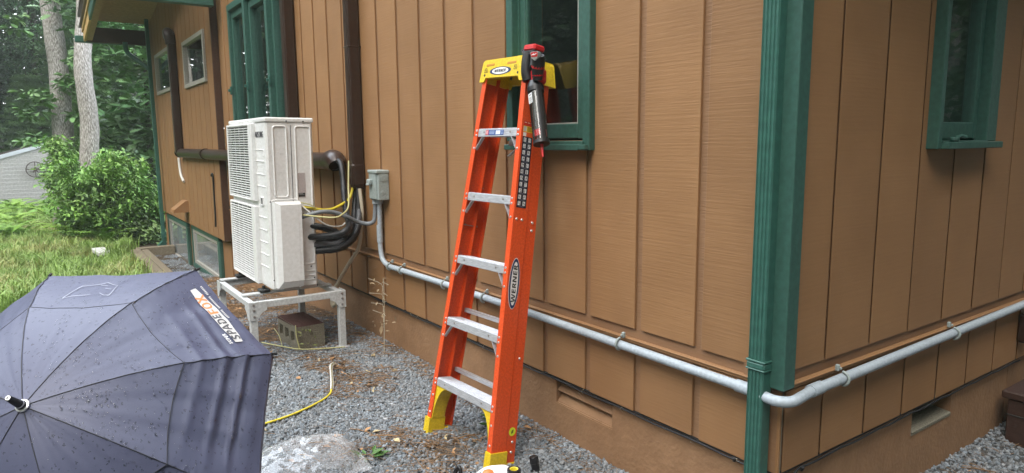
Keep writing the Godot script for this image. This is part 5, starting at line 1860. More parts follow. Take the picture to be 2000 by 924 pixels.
	mb.tube(smooth([V(-3.24, 0.04, 0.59), V(-3.26, 0.12, 0.6), V(-3.27, 0.2, 0.6)], 5), 0.0035, 6)
	mb.tube(smooth([V(-3.4, 0.03, 0.66), V(-3.46, 0.09, 0.66), V(-3.54, 0.13, 0.67)], 5), 0.0025, 6)
	var vine := thing("trailing_vine", "thin pale green vine trailing past the concrete block", "vine")
	put("stem", mb, M["cable_pale"], vine)
	var lv := MB.new()
	lv.c = Color(0.14, 0.16, 0.05)
	for k in 16:
		leaf(lv, V(rng.randf_range(-3.3, -3.16), rng.randf_range(0.03, 0.16), rng.randf_range(0.38, 0.62)), V(rng.randf_range(-1, 1), rng.randf_range(0, 0.6), rng.randf_range(-1, 1)), rng.randf_range(0.02, 0.045), 0.5)
	put("leaves", lv, M["leaf_tint"], vine, "stuff")
	# dead weed stalk by the foundation
	mb = MB.new()
	var dw := thing("dead_weed", "dry brown weed stalk standing against the foundation by the stand", "plant", V(-2.86, 0.0, 0.14))
	mb.tube(smooth([V(0, 0, 0), V(0.01, 0.15, 0.0), V(0.0, 0.3, -0.01), V(0.03, 0.45, 0.0), V(0.05, 0.54, 0.01)], 4), 0.0028, 5)
	for k in 9:
		var y := 0.2 + 0.035 * k
		var s1 := -1.0 if k % 2 else 1.0
		mb.tube(smooth([V(0.005, y, 0), V(0.05 * s1, y + 0.04, 0.02 * s1), V((0.09 + 0.01 * k) * s1, y + 0.05 + 0.02 * sin(k * 2.0), 0.03)], 3), 0.0014, 4)
	put("stalk", mb, M["hose_tan"], dw)
	lv = MB.new()
	lv.c = Color(0.30, 0.22, 0.13)
	for k in 34:
		leaf(lv, V(rng.randf_range(-0.12, 0.14), rng.randf_range(0.18, 0.55), rng.randf_range(-0.03, 0.05)), V(rng.randf_range(-1, 1), rng.randf_range(-1, 0.3), rng.randf_range(-1, 1)), rng.randf_range(0.012, 0.035), 0.5)
	leaf(lv, V(0.0, 0.22, 0.01), V(0.1, -1, 0.2), 0.07, 0.35)
	put("leaves", lv, M["leaf_tint"], dw, "stuff")

func leaf(mb: MB, at: Vector3, dir: Vector3, size: float, wide := 0.5) -> void:   # a folded pointed leaf of six faces
	var y := dir.normalized()
	var x := y.cross(V(0.13, 1, 0.07)).normalized()
	if x.length() < 0.1:
		x = Vector3.RIGHT
	var z := x.cross(y)
	var w := size * wide * 0.5
	var p := [V(), V(w * 0.8, 0.3 * size, w * 0.3), V(w, 0.55 * size, w * 0.35), V(0, size, 0), V(-w, 0.55 * size, w * 0.35), V(-w * 0.8, 0.3 * size, w * 0.3), V(0, 0.5 * size, -w * 0.1)]
	for i in 7:
		p[i] = at + x * p[i].x + y * p[i].y + z * p[i].z
	for i in 6:
		mb.flat(p[6], p[i], p[(i + 1) % 6])

func leafy(called: String, label: String, at: Vector3, n: int, spread: float, high: float, size: float, c: Color, sd: int) -> void:
	var d := thing(called, label, "weed", at, "")
	var mb := MB.new()
	for k in n:
		mb.c = c * rng.randf_range(0.7, 1.3)
		mb.c.a = 1.0
		var a := rng.randf() * TAU
		var r := rng.randf() * spread
		leaf(mb, V(cos(a) * r * 0.5, rng.randf() * high, sin(a) * r * 0.5), V(cos(a), rng.randf_range(0.05, 0.7), sin(a)), size * rng.randf_range(0.7, 1.4), 0.4)
	put("leaves", mb, M["leaf_tint"], d, "stuff")

# ---------------------------------------------------------------- yard at the far end
func yard() -> void:
	var mb: MB
	# timber border of the window well
	var t := thing("timber_border", "weathered timber border around the gravel well under the basement windows", "timber border", V(-11.0, -0.5, 0.6))
	mb = MB.new()
	mb.box(V(0.45, 0.06, 0.05), V(2.75, 0.16, 0.14), 0.008)
	put("beam", mb, M["timber"], t)
	mb = MB.new()
	mb.box(V(0.40, 0.055, -0.09), V(2.6, 0.14, 0.10), 0.008)
	put("beam", mb, M["timber"], t)
	mb = MB.new()
	mb.box(V(-1.02, 0.07, -0.27), V(0.14, 0.15, 0.6), 0.008)
	put("beam", mb, M["timber"], t)
	mb = MB.new()
	mb.box(V(-1.03, -0.06, -0.27), V(0.12, 0.12, 0.58), 0.008)
	put("beam", mb, M["timber"], t)
	mb = MB.new()
	mb.box(V(0, 0.0, 0), V(0.62, 0.07, 0.2), 0.01)
	var slab := put("white_slab", mb, M["cabinet_white"])
	slab.position = V(-12.0, -0.36, 1.15)
	slab.rotation.y = 0.1
	tag(slab, "flat white slab lying in the long grass", "slab")
	# shed
	var s := thing("shed", "grey vinyl sided garden shed behind the ferns at the far left", "shed", V(-24.6, -0.6, 1.55))
	s.rotation.y = PI * 0.5 + 0.06   # its gable end faces the camera
	var hw := 1.35
	var eave := 1.62
	var rise := 0.42
	for k in 18:
		var y0 := 0.0 + 0.115 * k
		if y0 > eave + rise:
			break
		var half := hw if y0 < eave - 0.1 else hw * clampf(1.0 - (y0 + 0.05 - eave) / rise, 0.0, 1.0)
		if half < 0.1:
			break
		mb = MB.new()
		mb.box(V(0, y0 + 0.0575, 0.01), V(half * 2.0, 0.118, 0.02), 0.003, Basis(Vector3.RIGHT, 0.12))
		put("siding_strip", mb, M["shed_vinyl"], s)
	mb = MB.new()
	mb.prism(PackedVector2Array([V2(-hw, 0), V2(hw, 0), V2(hw, eave), V2(0, eave + rise), V2(-hw, eave)]), -2.4, -0.01)
	put("wall", mb, M["shed_vinyl"], s)
	mb = MB.new()
	mb.bar(V(-hw - 0.1, eave - 0.0, 0.04), V(0, eave + rise + 0.03, 0.04), 0.11, 0.05, V(0, 0, 1))
	mb.bar(V(hw + 0.1, eave - 0.0, 0.04), V(0, eave + rise + 0.03, 0.04), 0.11, 0.05, V(0, 0, 1))
	put("rake_trim", mb, M["shed_trim"], s)
	mb = MB.new()
	mb.bar(V(-hw - 0.12, eave + 0.05, -1.2), V(0, eave + rise + 0.09, -1.2), 2.5, 0.03, V(1, 0, 0))
	mb.bar(V(hw + 0.12, eave + 0.05, -1.2), V(0, eave + rise + 0.09, -1.2), 2.5, 0.03, V(1, 0, 0))
	put("roof", mb, M["bark_dark"], s)
	var star := thing("star_wheel", "dark iron star inside a ring hanging on the shed wall", "wall ornament", V(-24.50, 0.69, 1.93))
	star.rotation.y = PI * 0.5 + 0.06
	mb = MB.new()
	var pts := []
	for k in 25:
		pts.append(V(cos(TAU * k / 24.0) * 0.235, sin(TAU * k / 24.0) * 0.235, 0.08))
	mb.tube(pts, 0.013, 6, false, 1.0, V(0, 0, 1))
	put("ring", mb, M["rust_iron"], star)
	mb = MB.new()
	for k in 4:
		var a := PI * 0.5 * k
		mb.bar(V(0, 0, 0.08), V(cos(a) * 0.235, sin(a) * 0.235, 0.08), 0.02, 0.02, V(0, 0, 1))
	var sp := PackedVector2Array()
	for k in 10:
		var a := PI * 0.5 + TAU * k / 10.0
		var r := 0.125 if k % 2 == 0 else 0.05
		sp.append(V2(cos(a) * r, sin(a) * r))
	mb.prism(sp, 0.075, 0.11)
	put("star", mb, M["rust_iron"], star)
	# leaning post
	var p := thing("leaning_post", "leaning weathered wooden post with a pale board at the far left", "post", V(-21.3, -0.6, 2.98))
	mb = MB.new()
	mb.tube([V(0, 0, 0), V(-0.11, 1.1, 0.10), V(-0.20, 2.3, 0.22)], 0.10, 10)
	put("pole", mb, M["bark_grey"], p)
	mb = MB.new()
	mb.box(V(-0.07, 1.75, 0.1), V(0.06, 0.12, 0.36), 0.006)
	put("board", mb, M["fresh_wood"], p)
	mb = MB.new()
	mb.tube([V(0.05, 0, -0.12), V(0.04, 0.62, -0.12)], 0.045, 8)
	put("stub", mb, M["bark_dark"], p)
	# long grass
	var blade := MB.new()
	for k in 16:
		blade.c = Color(1, 1, 1) * rng.randf_range(0.75, 1.2)
		blade.c.a = 1.0
		var a := rng.randf() * TAU
		var d := V(cos(a), 0, sin(a))
		var o := V(rng.randf_range(-0.06, 0.06), 0, rng.randf_range(-0.06, 0.06))
		var h := rng.randf_range(0.10, 0.26)
		var side := V(-d.z, 0, d.x) * 0.0045
		var bend := rng.randf_range(0.3, 1.0)
		var q0 := o
		var q1 := o + V(0, h * 0.6, 0) + d * h * 0.15 * bend
		var q2 := o + V(0, h * (1.0 - 0.25 * bend), 0) + d * h * 0.6 * bend
		blade.quad(q0 - side, q0 + side, q1 + side * 0.8, q1 - side * 0.8)
		blade.flat(q1 - side * 0.8, q1 + side * 0.8, q2)
	var bm := blade.mesh()
	var xs := []
	var cs := []
	for i in 30000:
		var x := -6.0 - 15.0 * pow(rng.randf(), 0.8)
		var z := rng.randf_range(0.6, 5.5)
		if x > -9.5 and z < 0.95 + 0.3 * (x + 9.5) * -0.2 + 0.25 * patches.get_noise_2d(x, z):
			continue
		if x > -12.4 and x < -8.9 and z < 0.8:
			continue
		if absf(x + 11.8) < 0.55 and absf(z - 1.2) < 0.17:
			continue
		if x > -8.2 and rng.randf() < (x + 8.2) * 0.5 + 0.3:
			continue
		var dry := clampf(patches.get_noise_2d(x * 0.6 + 40.0, z * 0.6) * 1.7 + 0.05, 0.0, 1.0)
		var g := rng.randf_range(0.75, 1.25)
		cs.append(Color(lerpf(0.24, 0.38, dry) * g, lerpf(0.37, 0.35, dry) * g, lerpf(0.09, 0.14, dry) * g))
		xs.append(Transform3D(Basis(Vector3.UP, rng.randf() * TAU).scaled(Vector3.ONE * rng.randf_range(0.7, 1.6) * (1.25 if i % 14 == 0 else 0.9) * (1.0 if patches.get_noise_2d(x, z) > -0.2 else 0.6)), V(x, ground_y(x, z) - 0.01, z)))
	var gr := many("grass", bm, M["leaf_tint"], xs, cs)
	tag(gr, "long yellow green grass on the lawn beyond the umbrella", "grass")
	# ferns
	var fern := MB.new()
	for k in 11:
		var a := TAU * k / 11.0 + rng.randf_range(-0.2, 0.2)
		var d := V(cos(a), 0, sin(a))
		var side := V(-d.z, 0, d.x)
		var ln := rng.randf_range(0.5, 0.8)
		var prev := V()
		for j in 16:
			var f := (j + 1) / 16.0
			var q := d * ln * (0.25 * f + 0.55 * f * f) + V(0, ln * (1.25 * f - 0.72 * f * f), 0)
			var w := 0.13 * ln * sin(PI * clampf(f * 0.88 + 0.12, 0, 1))
			fern.c = Color(1, 1, 1) * rng.randf_range(0.8, 1.2)
			fern.c.a = 1.0
			for sd in [1.0, -1.0]:
				var tip: Vector3 = q + side * w * sd + (q - prev) * 0.5 + V(0, -0.02 * f, 0)
				fern.flat(prev, q, tip)
			prev = q
	var fm := fern.mesh()
	for i in 44:
		var x := -15.2 - 7.5 * rng.randf()
		var z := 1.55 + rng.randf() * 2.3 - (x + 15.0) * -0.02
		if i < 5:
			x = [-13.6, -13.9, -14.2, -13.4, -14.6][i]
			z = [1.05, 1.2, 1.4, 0.95, 1.5][i]
		var g := rng.randf_range(0.8, 1.2)
		var m: StandardMaterial3D = M["leaf_tint"].duplicate() if i < 3 else M["fern_%d" % (i % 3)]
		if i < 3:
			m.albedo_color = lin(0.20 * (0.85 + 0.15 * i), 0.36 * (0.9 + 0.1 * i), 0.05)
			M["fern_%d" % i] = m
		var f := put("fern", fm, m)
		f.position = V(x, ground_y(x, z) - 0.02, z)
		f.rotation.y = rng.randf() * TAU
		f.scale = Vector3.ONE * g
		if i < 5:
			tag(f, "arching green fern at the foot of the dense bright green shrub", "fern", "ferns under the shrub")
		else:
			tag(f, "bright green fern in the fern bed before the shed and tree trunks", "fern", "ferns below the trees")

# ---------------------------------------------------------------- trees, bush, woods
func cluster(n: int, radius: float, size: float, wide: float, sd: int, droop := 0.0) -> ArrayMesh:   # a clump of separate leaves
	var r := RandomNumberGenerator.new()
	r.seed = sd
	var mb := MB.new()
	for k in n:
		var p := V(r.randfn(), r.randfn(), r.randfn()).normalized() * radius * pow(r.randf(), 0.5)
		p.y *= 0.6
		var y := V(r.randf_range(-1, 1), r.randf_range(-0.7, 0.5) - droop, r.randf_range(-1, 1)).normalized()
		var x := y.cross(V(r.randf_range(-0.5, 0.5), 1, r.randf_range(-0.5, 0.5))).normalized()
		var s := size * r.randf_range(0.7, 1.3)
		mb.c = Color(1, 1, 1) * r.randf_range(0.8, 1.2)
		mb.c.a = 1.0
		var w := s * wide * 0.5
		var z := x.cross(y) * w * 0.4
		mb.flat(p, p + x * w + y * s * 0.45 + z, p + y * s)
		mb.flat(p, p + y * s, p - x * w + y * s * 0.45 + z)
	return mb.mesh()

func oak_cluster(n: int, radius: float, size: float, sd: int) -> ArrayMesh:   # lobed leaves radiating from a twig
	var r := RandomNumberGenerator.new()
	r.seed = sd
	var mb := MB.new()
	var lobes := [[0.0, 0.03], [0.2, 0.12], [0.24, 0.28], [0.34, 0.14], [0.46, 0.36], [0.56, 0.16], [0.70, 0.34], [0.78, 0.14], [0.9, 0.2], [1.0, 0.0]]
	for k in n:
		var dir := V(r.randf_range(-1, 1), r.randf_range(-0.35, 0.35), r.randf_range(-1, 1)).normalized()
		var p := dir * radius * r.randf_range(0.05, 0.6)
		p.y *= 0.5
		var y := (dir + V(0, r.randf_range(-0.5, 0.2), 0)).normalized()
		var x := y.cross(V(r.randf_range(-0.5, 0.5), 1, r.randf_range(-0.5, 0.5))).normalized()
		var s := size * r.randf_range(0.7, 1.25)
		mb.c = Color(1, 1, 1) * r.randf_range(0.8, 1.25)
		mb.c.a = 1.0
		var up := x.cross(y)
		for sd2 in [1.0, -1.0]:
			for i in lobes.size() - 1:
				var a: Array = lobes[i]; var b: Array = lobes[i + 1]
				var q0: Vector3 = p + y * s * float(a[0])
				var q1: Vector3 = p + y * s * float(b[0])
				var e0: Vector3 = q0 + (x * sd2 + up * 0.25) * s * float(a[1])
				var e1: Vector3 = q1 + (x * sd2 + up * 0.25) * s * float(b[1])
				var m := up
				mb.tri(q0, e0, e1, m, m, m)
				mb.tri(q0, e1, q1, m, m, m)
	return mb.mesh()

func needle_cluster(n: int, len_: float, sd: int) -> ArrayMesh:   # soft pine spray
	var r := RandomNumberGenerator.new()
	r.seed = sd
	var mb := MB.new()
	for k in n:
		var d := V(r.randfn(), r.randfn() * 0.6, r.randfn()).normalized()
		var s := V(d.z, 0.2, -d.x).normalized() * 0.007
		mb.c = Color(1, 1, 1) * r.randf_range(0.75, 1.25)
		mb.c.a = 1.0
		var o := V(r.randf_range(-1, 1), r.randf_range(-0.4, 0.4), r.randf_range(-1, 1)) * len_ * 0.6
		mb.flat(o - s, o + s, o + d * len_ * r.randf_range(0.6, 1.2))
	return mb.mesh()

func blob(xs: Array, cs: Array, ce: Vector3, r: Vector3, n: int, c: Color, lo := 0.7, hi := 1.3, shell := 0.45) -> void:   # clumps spread through an uneven ellipsoid
	for i in n:
		var d := V(rng.randfn(), rng.randfn(), rng.randfn()).normalized()
		var lump := 1.0 + 0.35 * patches.get_noise_3d(ce.x + d.x * 1.4, ce.y + d.y * 1.4, ce.z + d.z * 1.4)
		var k := lerpf(pow(rng.randf(), 0.33), 1.0, shell) * lump
		var p := ce + V(d.x * r.x, d.y * r.y, d.z * r.z) * k
		var g := rng.randf_range(lo, hi)
		xs.append(Transform3D(Basis(Vector3.UP, rng.randf() * TAU).rotated(V(1, 0, 0), rng.randf_range(-0.3, 0.3)).scaled(Vector3.ONE * rng.randf_range(0.75, 1.25)), p))
		cs.append(Color(c.r * g * rng.randf_range(0.9, 1.1), c.g * g, c.b * g * rng.randf_range(0.85, 1.15)))

func trunk(pts: Array, radii: Array, m: Material, parent: Node, branches: Array = []) -> void:
	var mb := MB.new()
	var p := smooth(pts, 6)
	var rr := []
	for i in p.size():
		var f := float(i) / (p.size() - 1) * (radii.size() - 1)
		var j := mini(int(f), radii.size() - 2)
		rr.append(lerpf(radii[j], radii[j + 1], f - j) * (1.0 + 0.03 * sin(i * 1.9)))
	mb.tube(p, rr, 16)
	put("trunk", mb, m, parent)
	for b in branches:
		mb = MB.new()
		mb.tube(smooth(b[0], 4), b[1], 7)
		put("branch", mb, m, parent)

func trees() -> void:
	var oak := oak_cluster(11, 0.34, 0.2, 5)
	var broad := cluster(26, 0.42, 0.14, 0.6, 6)
	var big := cluster(34, 0.95, 0.30, 0.6, 7)
	var fine := cluster(20, 0.22, 0.095, 0.5, 8)
	var pine := needle_cluster(70, 0.17, 9)
	var lt: Material = M["leaf_tint"]
	# the two grey oaks whose trunks stand by the corner of the house
	var t := thing("oak_tree", "tall oak with the thicker grey trunk, left of the roof overhang", "tree", V(-16.75, -0.6, 1.45))
	trunk([V(0.05, -0.2, 0.03), V(0.02, 0.75, 0.0), V(-0.15, 1.9, -0.07), V(-0.36, 3.5, -0.13), V(-0.65, 5.3, -0.10), V(-0.8, 7.5, -0.1), V(-0.7, 10.5, 0.1)], [0.30, 0.23, 0.205, 0.195, 0.19, 0.18, 0.12], M["bark_grey"], t, [[[V(-0.6, 6.0, -0.1), V(0.3, 7.2, 0.9), V(1.0, 8.0, 2.2)], 0.07], [[V(-0.7, 7.0, -0.1), V(-1.5, 8.4, -1.0), V(-2.0, 9.5, -2.2)], 0.07]])
	var xs := []
	var cs := []
	blob(xs, cs, V(-2.6, 12.5, 0.0), V(3.2, 2.4, 3.4), 300, Color(0.05, 0.10, 0.03))
	many("crown", big, lt, xs, cs, t)
	xs = []
	cs = []
	for q in [[V(-0.1, 2.75, 0.55), 12], [V(0.1, 3.1, 0.42), 8], [V(0.05, 2.2, 0.55), 8], [V(0.2, 3.4, -0.2), 10], [V(0.35, 2.6, -0.45), 10], [V(0.3, 3.9, -0.5), 10], [V(-0.1, 4.6, 0.45), 7], [V(0.35, 1.95, 0.05), 6], [V(0.3, 3.0, 0.05), 7], [V(0.4, 4.5, -0.75), 10]]:
		blob(xs, cs, q[0], V(0.26, 0.18, 0.24), q[1], Color(0.13, 0.25, 0.085), 0.7, 1.4, 0.1)
	many("low_sprays", oak_cluster(9, 0.22, 0.15, 15), lt, xs, cs, t)
	t = thing("oak_tree", "oak with the pale grey trunk partly hidden by the roof overhang", "tree", V(-14.70, -0.6, 1.05))
	trunk([V(0.0, -0.2, 0.0), V(-0.02, 1.5, 0.0), V(-0.13, 2.5, -0.08), V(-0.20, 3.6, -0.06), V(-0.42, 4.9, -0.22), V(-0.6, 6.5, -0.3), V(-0.4, 9.5, -0.3)], [0.25, 0.17, 0.165, 0.155, 0.15, 0.145, 0.1], M["bark_grey"], t, [[[V(-0.5, 6.0, -0.3), V(0.5, 7.3, 0.8), V(1.0, 8.2, 2.0)], 0.06]])
	xs = []
	cs = []
	blob(xs, cs, V(-2.4, 11.5, -0.8), V(2.8, 2.0, 2.8), 220, Color(0.05, 0.105, 0.03))
	many("crown", big, lt, xs, cs, t)
	# young oak filling the gap between the trunk and the far downspout
	t = thing("young_oak", "leafy young oak with big lobed leaves between the pale trunk and the downspout", "tree", V(-16.8, -0.6, -0.35))
	trunk([V(0, -0.2, 0), V(0.05, 1.8, 0.05), V(0.0, 3.6, 0.0), V(0.1, 5.5, 0.1)], [0.07, 0.055, 0.04, 0.02], M["bark_dark"], t)
	xs = []
	cs = []
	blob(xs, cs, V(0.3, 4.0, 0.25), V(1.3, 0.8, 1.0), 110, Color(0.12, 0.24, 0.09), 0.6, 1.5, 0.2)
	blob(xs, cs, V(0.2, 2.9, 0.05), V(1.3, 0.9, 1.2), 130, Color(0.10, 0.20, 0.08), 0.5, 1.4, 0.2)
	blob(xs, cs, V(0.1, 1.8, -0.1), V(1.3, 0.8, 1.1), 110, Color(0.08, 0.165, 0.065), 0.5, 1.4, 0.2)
	blob(xs, cs, V(-0.2, 5.4, 0.4), V(1.6, 1.0, 1.6), 120, Color(0.10, 0.2, 0.08), 0.6, 1.4, 0.2)
	many("crown", oak, lt, xs, cs, t)
	# soft young pines
	for q in [[V(-28.2, -0.6, 0.9), 6.2, "soft pale green young pine behind the thicker oak trunk", 1.0], [V(-28.5, -0.6, 1.9), 4.6, "young pine rising behind the shed roof", 1.0], [V(-20.5, -0.6, 0.55), 4.2, "young pine between the two oak trunks", 0.9]]:
		t = thing("young_pine", q[2], "tree", q[0])
		var h: float = q[1]
		trunk([V(0, 0, 0), V(0.02, h * 0.5, 0), V(0, h, 0)], [0.07, 0.045, 0.012], M["bark_dark"], t)
		xs = []
		cs = []
		for k in 15:
			var y := h * (0.24 + 0.05 * k)
			var ln := (h - y) * 0.34 + 0.25
			for j in 6:
				var a := TAU * j / 6.0 + k * 0.7
				for i in 8:
					var s := (i + 1) / 8.0
					var g := rng.randf_range(0.75, 1.25)
					xs.append(Transform3D(Basis(Vector3.UP, rng.randf() * TAU).scaled(Vector3.ONE * rng.randf_range(0.8, 1.2)), V(cos(a) * ln * s, y + 0.16 * s - 0.1 * s * s + rng.randf_range(-0.04, 0.04), sin(a) * ln * s)))
					cs.append(Color(0.13 * g, 0.24 * g, 0.08 * g) * q[3])
		many("crown", pine, lt, xs, cs, t)
	# big shrub in front of the trunks
	t = thing("garden_shrub", "dense bright green shrub in front of the two oak trunks", "shrub", V(-14.2, -0.55, 0.82))
	var mb := MB.new()
	for k in 14:
		var a := TAU * k / 14.0
		mb.tube(smooth([V(0, 0, 0), V(cos(a) * 0.25, 0.5, sin(a) * 0.25), V(cos(a) * 0.6, 1.0 + 0.2 * sin(k * 2.0), sin(a) * 0.6)], 4), 0.012, 5)
	put("stems", mb, M["bark_dark"], t)
	xs = []
	cs = []
	blob(xs, cs, V(0.1, 0.85, 0.0), V(0.75, 0.60, 0.85), 520, Color(0.15, 0.29, 0.06), 0.5, 1.5, 0.35)
	blob(xs, cs, V(-0.1, 0.5, 0.42), V(0.6, 0.45, 0.36), 150, Color(0.14, 0.27, 0.06), 0.5, 1.4, 0.3)
	blob(xs, cs, V(-0.1, 0.5, -0.7), V(0.7, 0.45, 0.6), 260, Color(0.15, 0.29, 0.07), 0.5, 1.5, 0.3)
	blob(xs, cs, V(0.2, 0.2, -0.4), V(0.8, 0.3, 0.8), 160, Color(0.10, 0.18, 0.05), 0.5, 1.3, 0.2)
	for k in 22:
		blob(xs, cs, V(rng.randf_range(-0.6, 0.6), rng.randf_range(1.2, 1.7), rng.randf_range(-0.7, 0.8)), V(0.10, 0.14, 0.10), 8, Color(0.19, 0.34, 0.08), 0.7, 1.4, 0.1)
	many("foliage", fine, lt, xs, cs, t)
	t = thing("climber_shrub", "light green climbing shrub around the foot of the thicker trunk", "shrub", V(-15.8, -0.55, 1.40))
	mb = MB.new()
	mb.tube(smooth([V(0, 0, 0), V(-0.1, 1.0, 0.05), V(0.0, 2.2, 0.1)], 4), 0.015, 5)
	put("stems", mb, M["bark_dark"], t)
	xs = []
	cs = []
	for k in 16:
		blob(xs, cs, V(rng.randf_range(-0.25, 0.3), 0.5 + 0.10 * k, rng.randf_range(-0.22, 0.24)), V(0.2, 0.16, 0.2), 14, Color(0.17, 0.31, 0.07), 0.6, 1.4, 0.2)
	many("foliage", fine, lt, xs, cs, t)
	# dark trees behind
	var bg := [[V(-33.5, -0.6, 3.6), 12.0, 2.6, Color(0.06, 0.12, 0.06), "dark dense tree behind the shed at the far left"], [V(-33.0, -0.6, 1.4), 14.0, 2.8, Color(0.065, 0.13, 0.06), "dark dense tree rising behind the shed roof ridge"], [V(-28.0, -0.6, -0.4), 12.0, 2.6, Color(0.085, 0.17, 0.07), "dark broadleaf tree seen between the two oak trunks"], [V(-26.5, -0.6, -2.6), 12.0, 2.7, Color(0.08, 0.16, 0.07), "dark broadleaf tree behind the young oak"], [V(-31.5, -0.6, 4.4), 11.0, 1.9, Color(0.06, 0.13, 0.06), "dark hemlock at the left edge with drooping sprays"]]
	for q in bg:
		t = thing("woodland_tree", q[4], "tree", q[0])
		var h: float = q[1]
		trunk([V(0, -0.2, 0), V(0.1, h * 0.4, 0.1), V(0, h * 0.9, 0)], [0.22, 0.16, 0.05], M["bark_dark"], t)
		xs = []
		cs = []
		var k := 0
		var y := 1.2
		while y < h:
			var r: float = q[2] * (0.75 + 0.3 * sin(y * 1.3)) * clampf((h - y) / 3.0 + 0.3, 0.0, 1.0)
			blob(xs, cs, V(rng.randf_range(-0.4, 0.4), y, rng.randf_range(-0.4, 0.4)), V(r, 0.55, r), 60, q[3], 0.45, 1.7, 0.3)
			y += 0.75
			k += 1
		many("crown", broad if q[2] > 2.0 else pine, lt, xs, cs, t)
	# the rest of the woods all round, beyond what can be counted
	xs = []
	cs = []
	var tx := []
	for i in 30000:
		var a := rng.randf() * TAU if i < 24000 else rng.randf_range(2.1, 2.95)
		var d := V(cos(a), 0, sin(a))
		var r := 20.0 + 8.0 * rng.randf()
		var ce := V(-4, 0, 3)
		if d.x < -0.75 and i < 24000:
			r += 10.0
		if d.x > 0.45:
			r -= 6.0
		var p := ce + d * r
		if p.z < -0.5 and p.x < 1.5 and p.x > -16.0:
			continue
		p.y = pow(rng.randf(), 0.9) * (14.0 + 3.0 * sin(a * 7.0)) - 0.5
		var g := rng.randf_range(0.5, 1.5)
		xs.append(Transform3D(Basis(V(rng.randf() - 0.5, 1, rng.randf() - 0.5).normalized(), rng.randf() * TAU).scaled(Vector3.ONE * rng.randf_range(1.0, 1.6) * (1.0 if i < 24000 else 1.7)), p))
		cs.append(Color(0.04 * g, 0.085 * g, 0.026 * g))
		if i % 270 == 0:
			tx.append(Transform3D(Basis().scaled(V(1, 1, 1) * rng.randf_range(0.7, 1.3)), V(p.x - d.x * 1.5, -0.6, p.z - d.z * 1.5)))
	var w := thing("woods", "mass of green woodland all around the clearing", "woods")
	w.set_meta("kind", "stuff")
	many("foliage", big, lt, xs, cs, w)
	mb = MB.new()
	mb.tube(smooth([V(0, -0.3, 0), V(0.1, 4, 0.1), V(0.0, 9, 0.2), V(0.2, 13, 0.1)], 3), [0.24, 0.23, 0.22, 0.21, 0.20, 0.19, 0.17, 0.15, 0.13, 0.10], 8)
	many("trunks", mb.mesh(), M["bark_grey"], tx, [], w)

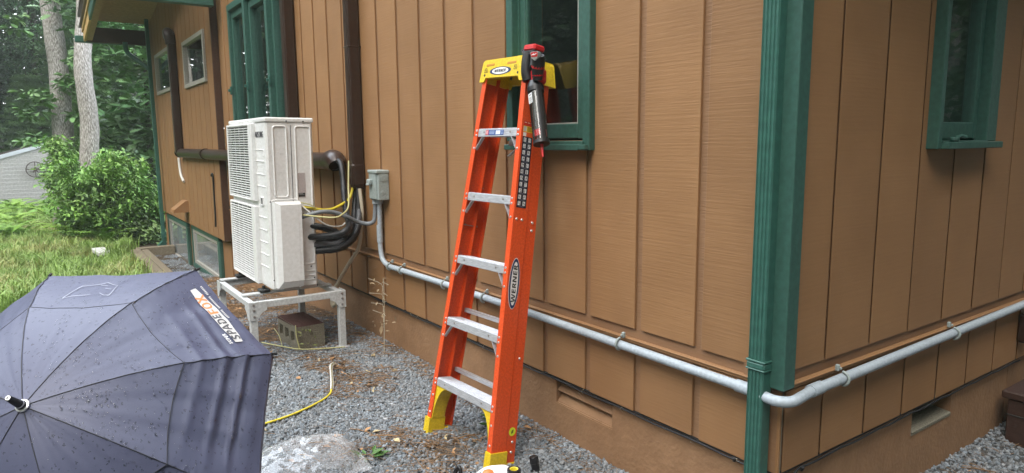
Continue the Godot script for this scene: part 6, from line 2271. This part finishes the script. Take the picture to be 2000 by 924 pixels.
# ---------------------------------------------------------------- gravel and litter
func gravel() -> void:
	var stones := []
	for k in 3:
		var s := SphereMesh.new()
		s.radius = 1.0; s.height = 2.0; s.radial_segments = 6; s.rings = 2
		var arr := s.get_mesh_arrays()
		var vs: PackedVector3Array = arr[Mesh.ARRAY_VERTEX]
		var ix: PackedInt32Array = arr[Mesh.ARRAY_INDEX]
		var r := RandomNumberGenerator.new()
		r.seed = 90 + k
		var moved := {}
		var mb := MB.new()
		for i in range(0, ix.size(), 3):
			var q := []
			for j in 3:
				var p := vs[ix[i + j]]
				var key := Vector3i(p * 100.0)
				if not moved.has(key):
					moved[key] = p * r.randf_range(0.7, 1.2)
				q.append(moved[key])
			var m: Vector3 = (q[1] - q[0]).cross(q[2] - q[0]).normalized()
			if m.length() < 0.5:
				continue
			if m.dot(q[0]) < 0.0:
				m = -m
			mb.tri(q[0], q[1], q[2], m, m, m)
		stones.append(mb.mesh())
	var sx := [[], [], []]
	var sc := [[], [], []]
	var tries := 150000
	for i in tries:
		var x: float
		var z: float
		if i < 112000:
			x = rng.randf_range(-4.9, 0.05)
			z = rng.randf_range(-0.02, 1.55)
		elif i < 126000:
			x = rng.randf_range(-0.02, 1.0)
			z = rng.randf_range(-2.4, -0.2)
		elif i < 138000:
			x = rng.randf_range(-11.95, -8.6)
			z = rng.randf_range(0.05, 0.55)
		else:
			x = rng.randf_range(-8.6, -4.9)
			z = rng.randf_range(0.05, 1.2)
		var cover := 0.5 + patches.get_noise_2d(x * 1.1, z * 1.1) * 1.5 + clampf((x + 4.1) * 1.2, -0.3, 0.6)
		if x < -3.0 and x > -4.9 and z < 0.9:
			cover -= 0.35
		if rng.randf() > cover + 0.12:
			continue
		var near := clampf((x + 2.6) / 2.0, 0.0, 1.0)
		var s := rng.randf_range(0.0054, 0.0110) * (1.0 if rng.randf() < 0.85 else 1.35)
		var k := i % 3
		var b := Basis(V(rng.randfn(), rng.randfn(), rng.randfn()).normalized(), rng.randf() * TAU) * Basis().scaled(V(s * rng.randf_range(0.8, 1.5), s * rng.randf_range(0.45, 0.8), s))
		sx[k].append(Transform3D(b, V(x, ground_y(x, z) + s * rng.randf_range(-0.1, 0.9), z)))
		var g := rng.randf_range(0.18, 0.39) * (1.5 if rng.randf() < 0.06 else 1.0)
		var warm := rng.randf()
		sc[k].append(Color(g * (0.86 + 0.12 * warm), g * 1.0, g * (1.13 - 0.12 * warm)))
	var gr := thing("gravel", "bluish grey crushed stone along the foot of the house", "gravel")
	gr.set_meta("kind", "stuff")
	for k in 3:
		many("stones", stones[k], M["stone_tint"], sx[k], sc[k], gr)
	# dry pine needles, twigs and leaves
	var needle := MB.new()
	needle.tube([V(-0.5, 0, 0), V(-0.1, 0.03, 0.02), V(0.25, 0.02, 0.0), V(0.5, -0.01, -0.05)], 0.013, 4, false)
	var nm := needle.mesh()
	var xs := []
	var cs := []
	for i in 44000:
		var x := rng.randf_range(-8.5, 0.9)
		var z := rng.randf_range(0.0, 1.6)
		if i % 9 == 0:
			x = rng.randf_range(0.03, 0.9)
			z = rng.randf_range(-2.3, -0.6)
		var f := patches.get_noise_2d(x * 1.1, z * 1.1)
		var want := clampf(-f * 2.9 - 0.10, 0.03, 0.85)
		if z < 0.14 and z > -0.02:
			want += 0.55
		if x < -3.2:
			want += 0.35
		if rng.randf() > want:
			continue
		var ln := rng.randf_range(0.03, 0.09)
		if i % 40 == 0:
			ln *= 2.0
		xs.append(Transform3D(Basis(Vector3.UP, rng.randf() * TAU).rotated(V(1, 0, 0), rng.randf_range(-0.12, 0.12)) * Basis().scaled(V(ln, ln * 1.2, ln)), V(x, ground_y(x, z) + rng.randf_range(0.008, 0.02), z)))
		var g := rng.randf_range(0.6, 1.3)
		cs.append(Color(0.25 * g, 0.145 * g, 0.07 * g))
	var lit := thing("leaf_litter", "dry brown pine needles, twigs and dead leaves strewn over the gravel", "litter")
	lit.set_meta("kind", "stuff")
	many("needles", nm, M["litter_tint"], xs, cs, lit)
	var lf := MB.new()
	leaf(lf, V(), V(0, 0.15, 1), 1.0, 0.75)
	var lf2 := MB.new()
	leaf(lf2, V(), V(0.2, 0.3, 1), 0.6, 0.5)
	leaf(lf2, V(0.05, 0.1, 0.5), V(-0.5, 0.2, 0.6), 0.5, 0.6)
	xs = []
	cs = []
	var xs2 := []
	var cs2 := []
	for i in 2600:
		var x := rng.randf_range(-8.5, 0.8)
		var z := rng.randf_range(0.0, 1.5)
		if i % 12 == 0:
			x = rng.randf_range(0.03, 0.9)
			z = rng.randf_range(-2.3, -0.7)
		var f := patches.get_noise_2d(x * 1.1, z * 1.1)
		var want := clampf(-f * 1.6, 0.02, 0.7) + (0.35 if x < -3.6 else 0.0) + (0.2 if z < 0.1 else 0.0)
		if rng.randf() > want:
			continue
		var s := rng.randf_range(0.018, 0.05)
		var b := Basis(Vector3.UP, rng.randf() * TAU).rotated(V(1, 0, 0), rng.randf_range(-0.4, 0.4)) * Basis().scaled(Vector3.ONE * s)
		var g := rng.randf_range(0.55, 1.4)
		var c := Color(0.30 * g, 0.17 * g, 0.08 * g) if rng.randf() < 0.8 else Color(0.42 * g, 0.34 * g, 0.2 * g)
		if i % 2:
			xs.append(Transform3D(b, V(x, ground_y(x, z) + 0.014, z)))
			cs.append(c)
		else:
			xs2.append(Transform3D(b, V(x, ground_y(x, z) + 0.014, z)))
			cs2.append(c)
	many("leaves", lf.mesh(), M["litter_tint"], xs, cs, lit)
	many("leaves", lf2.mesh(), M["litter_tint"], xs2, cs2, lit)
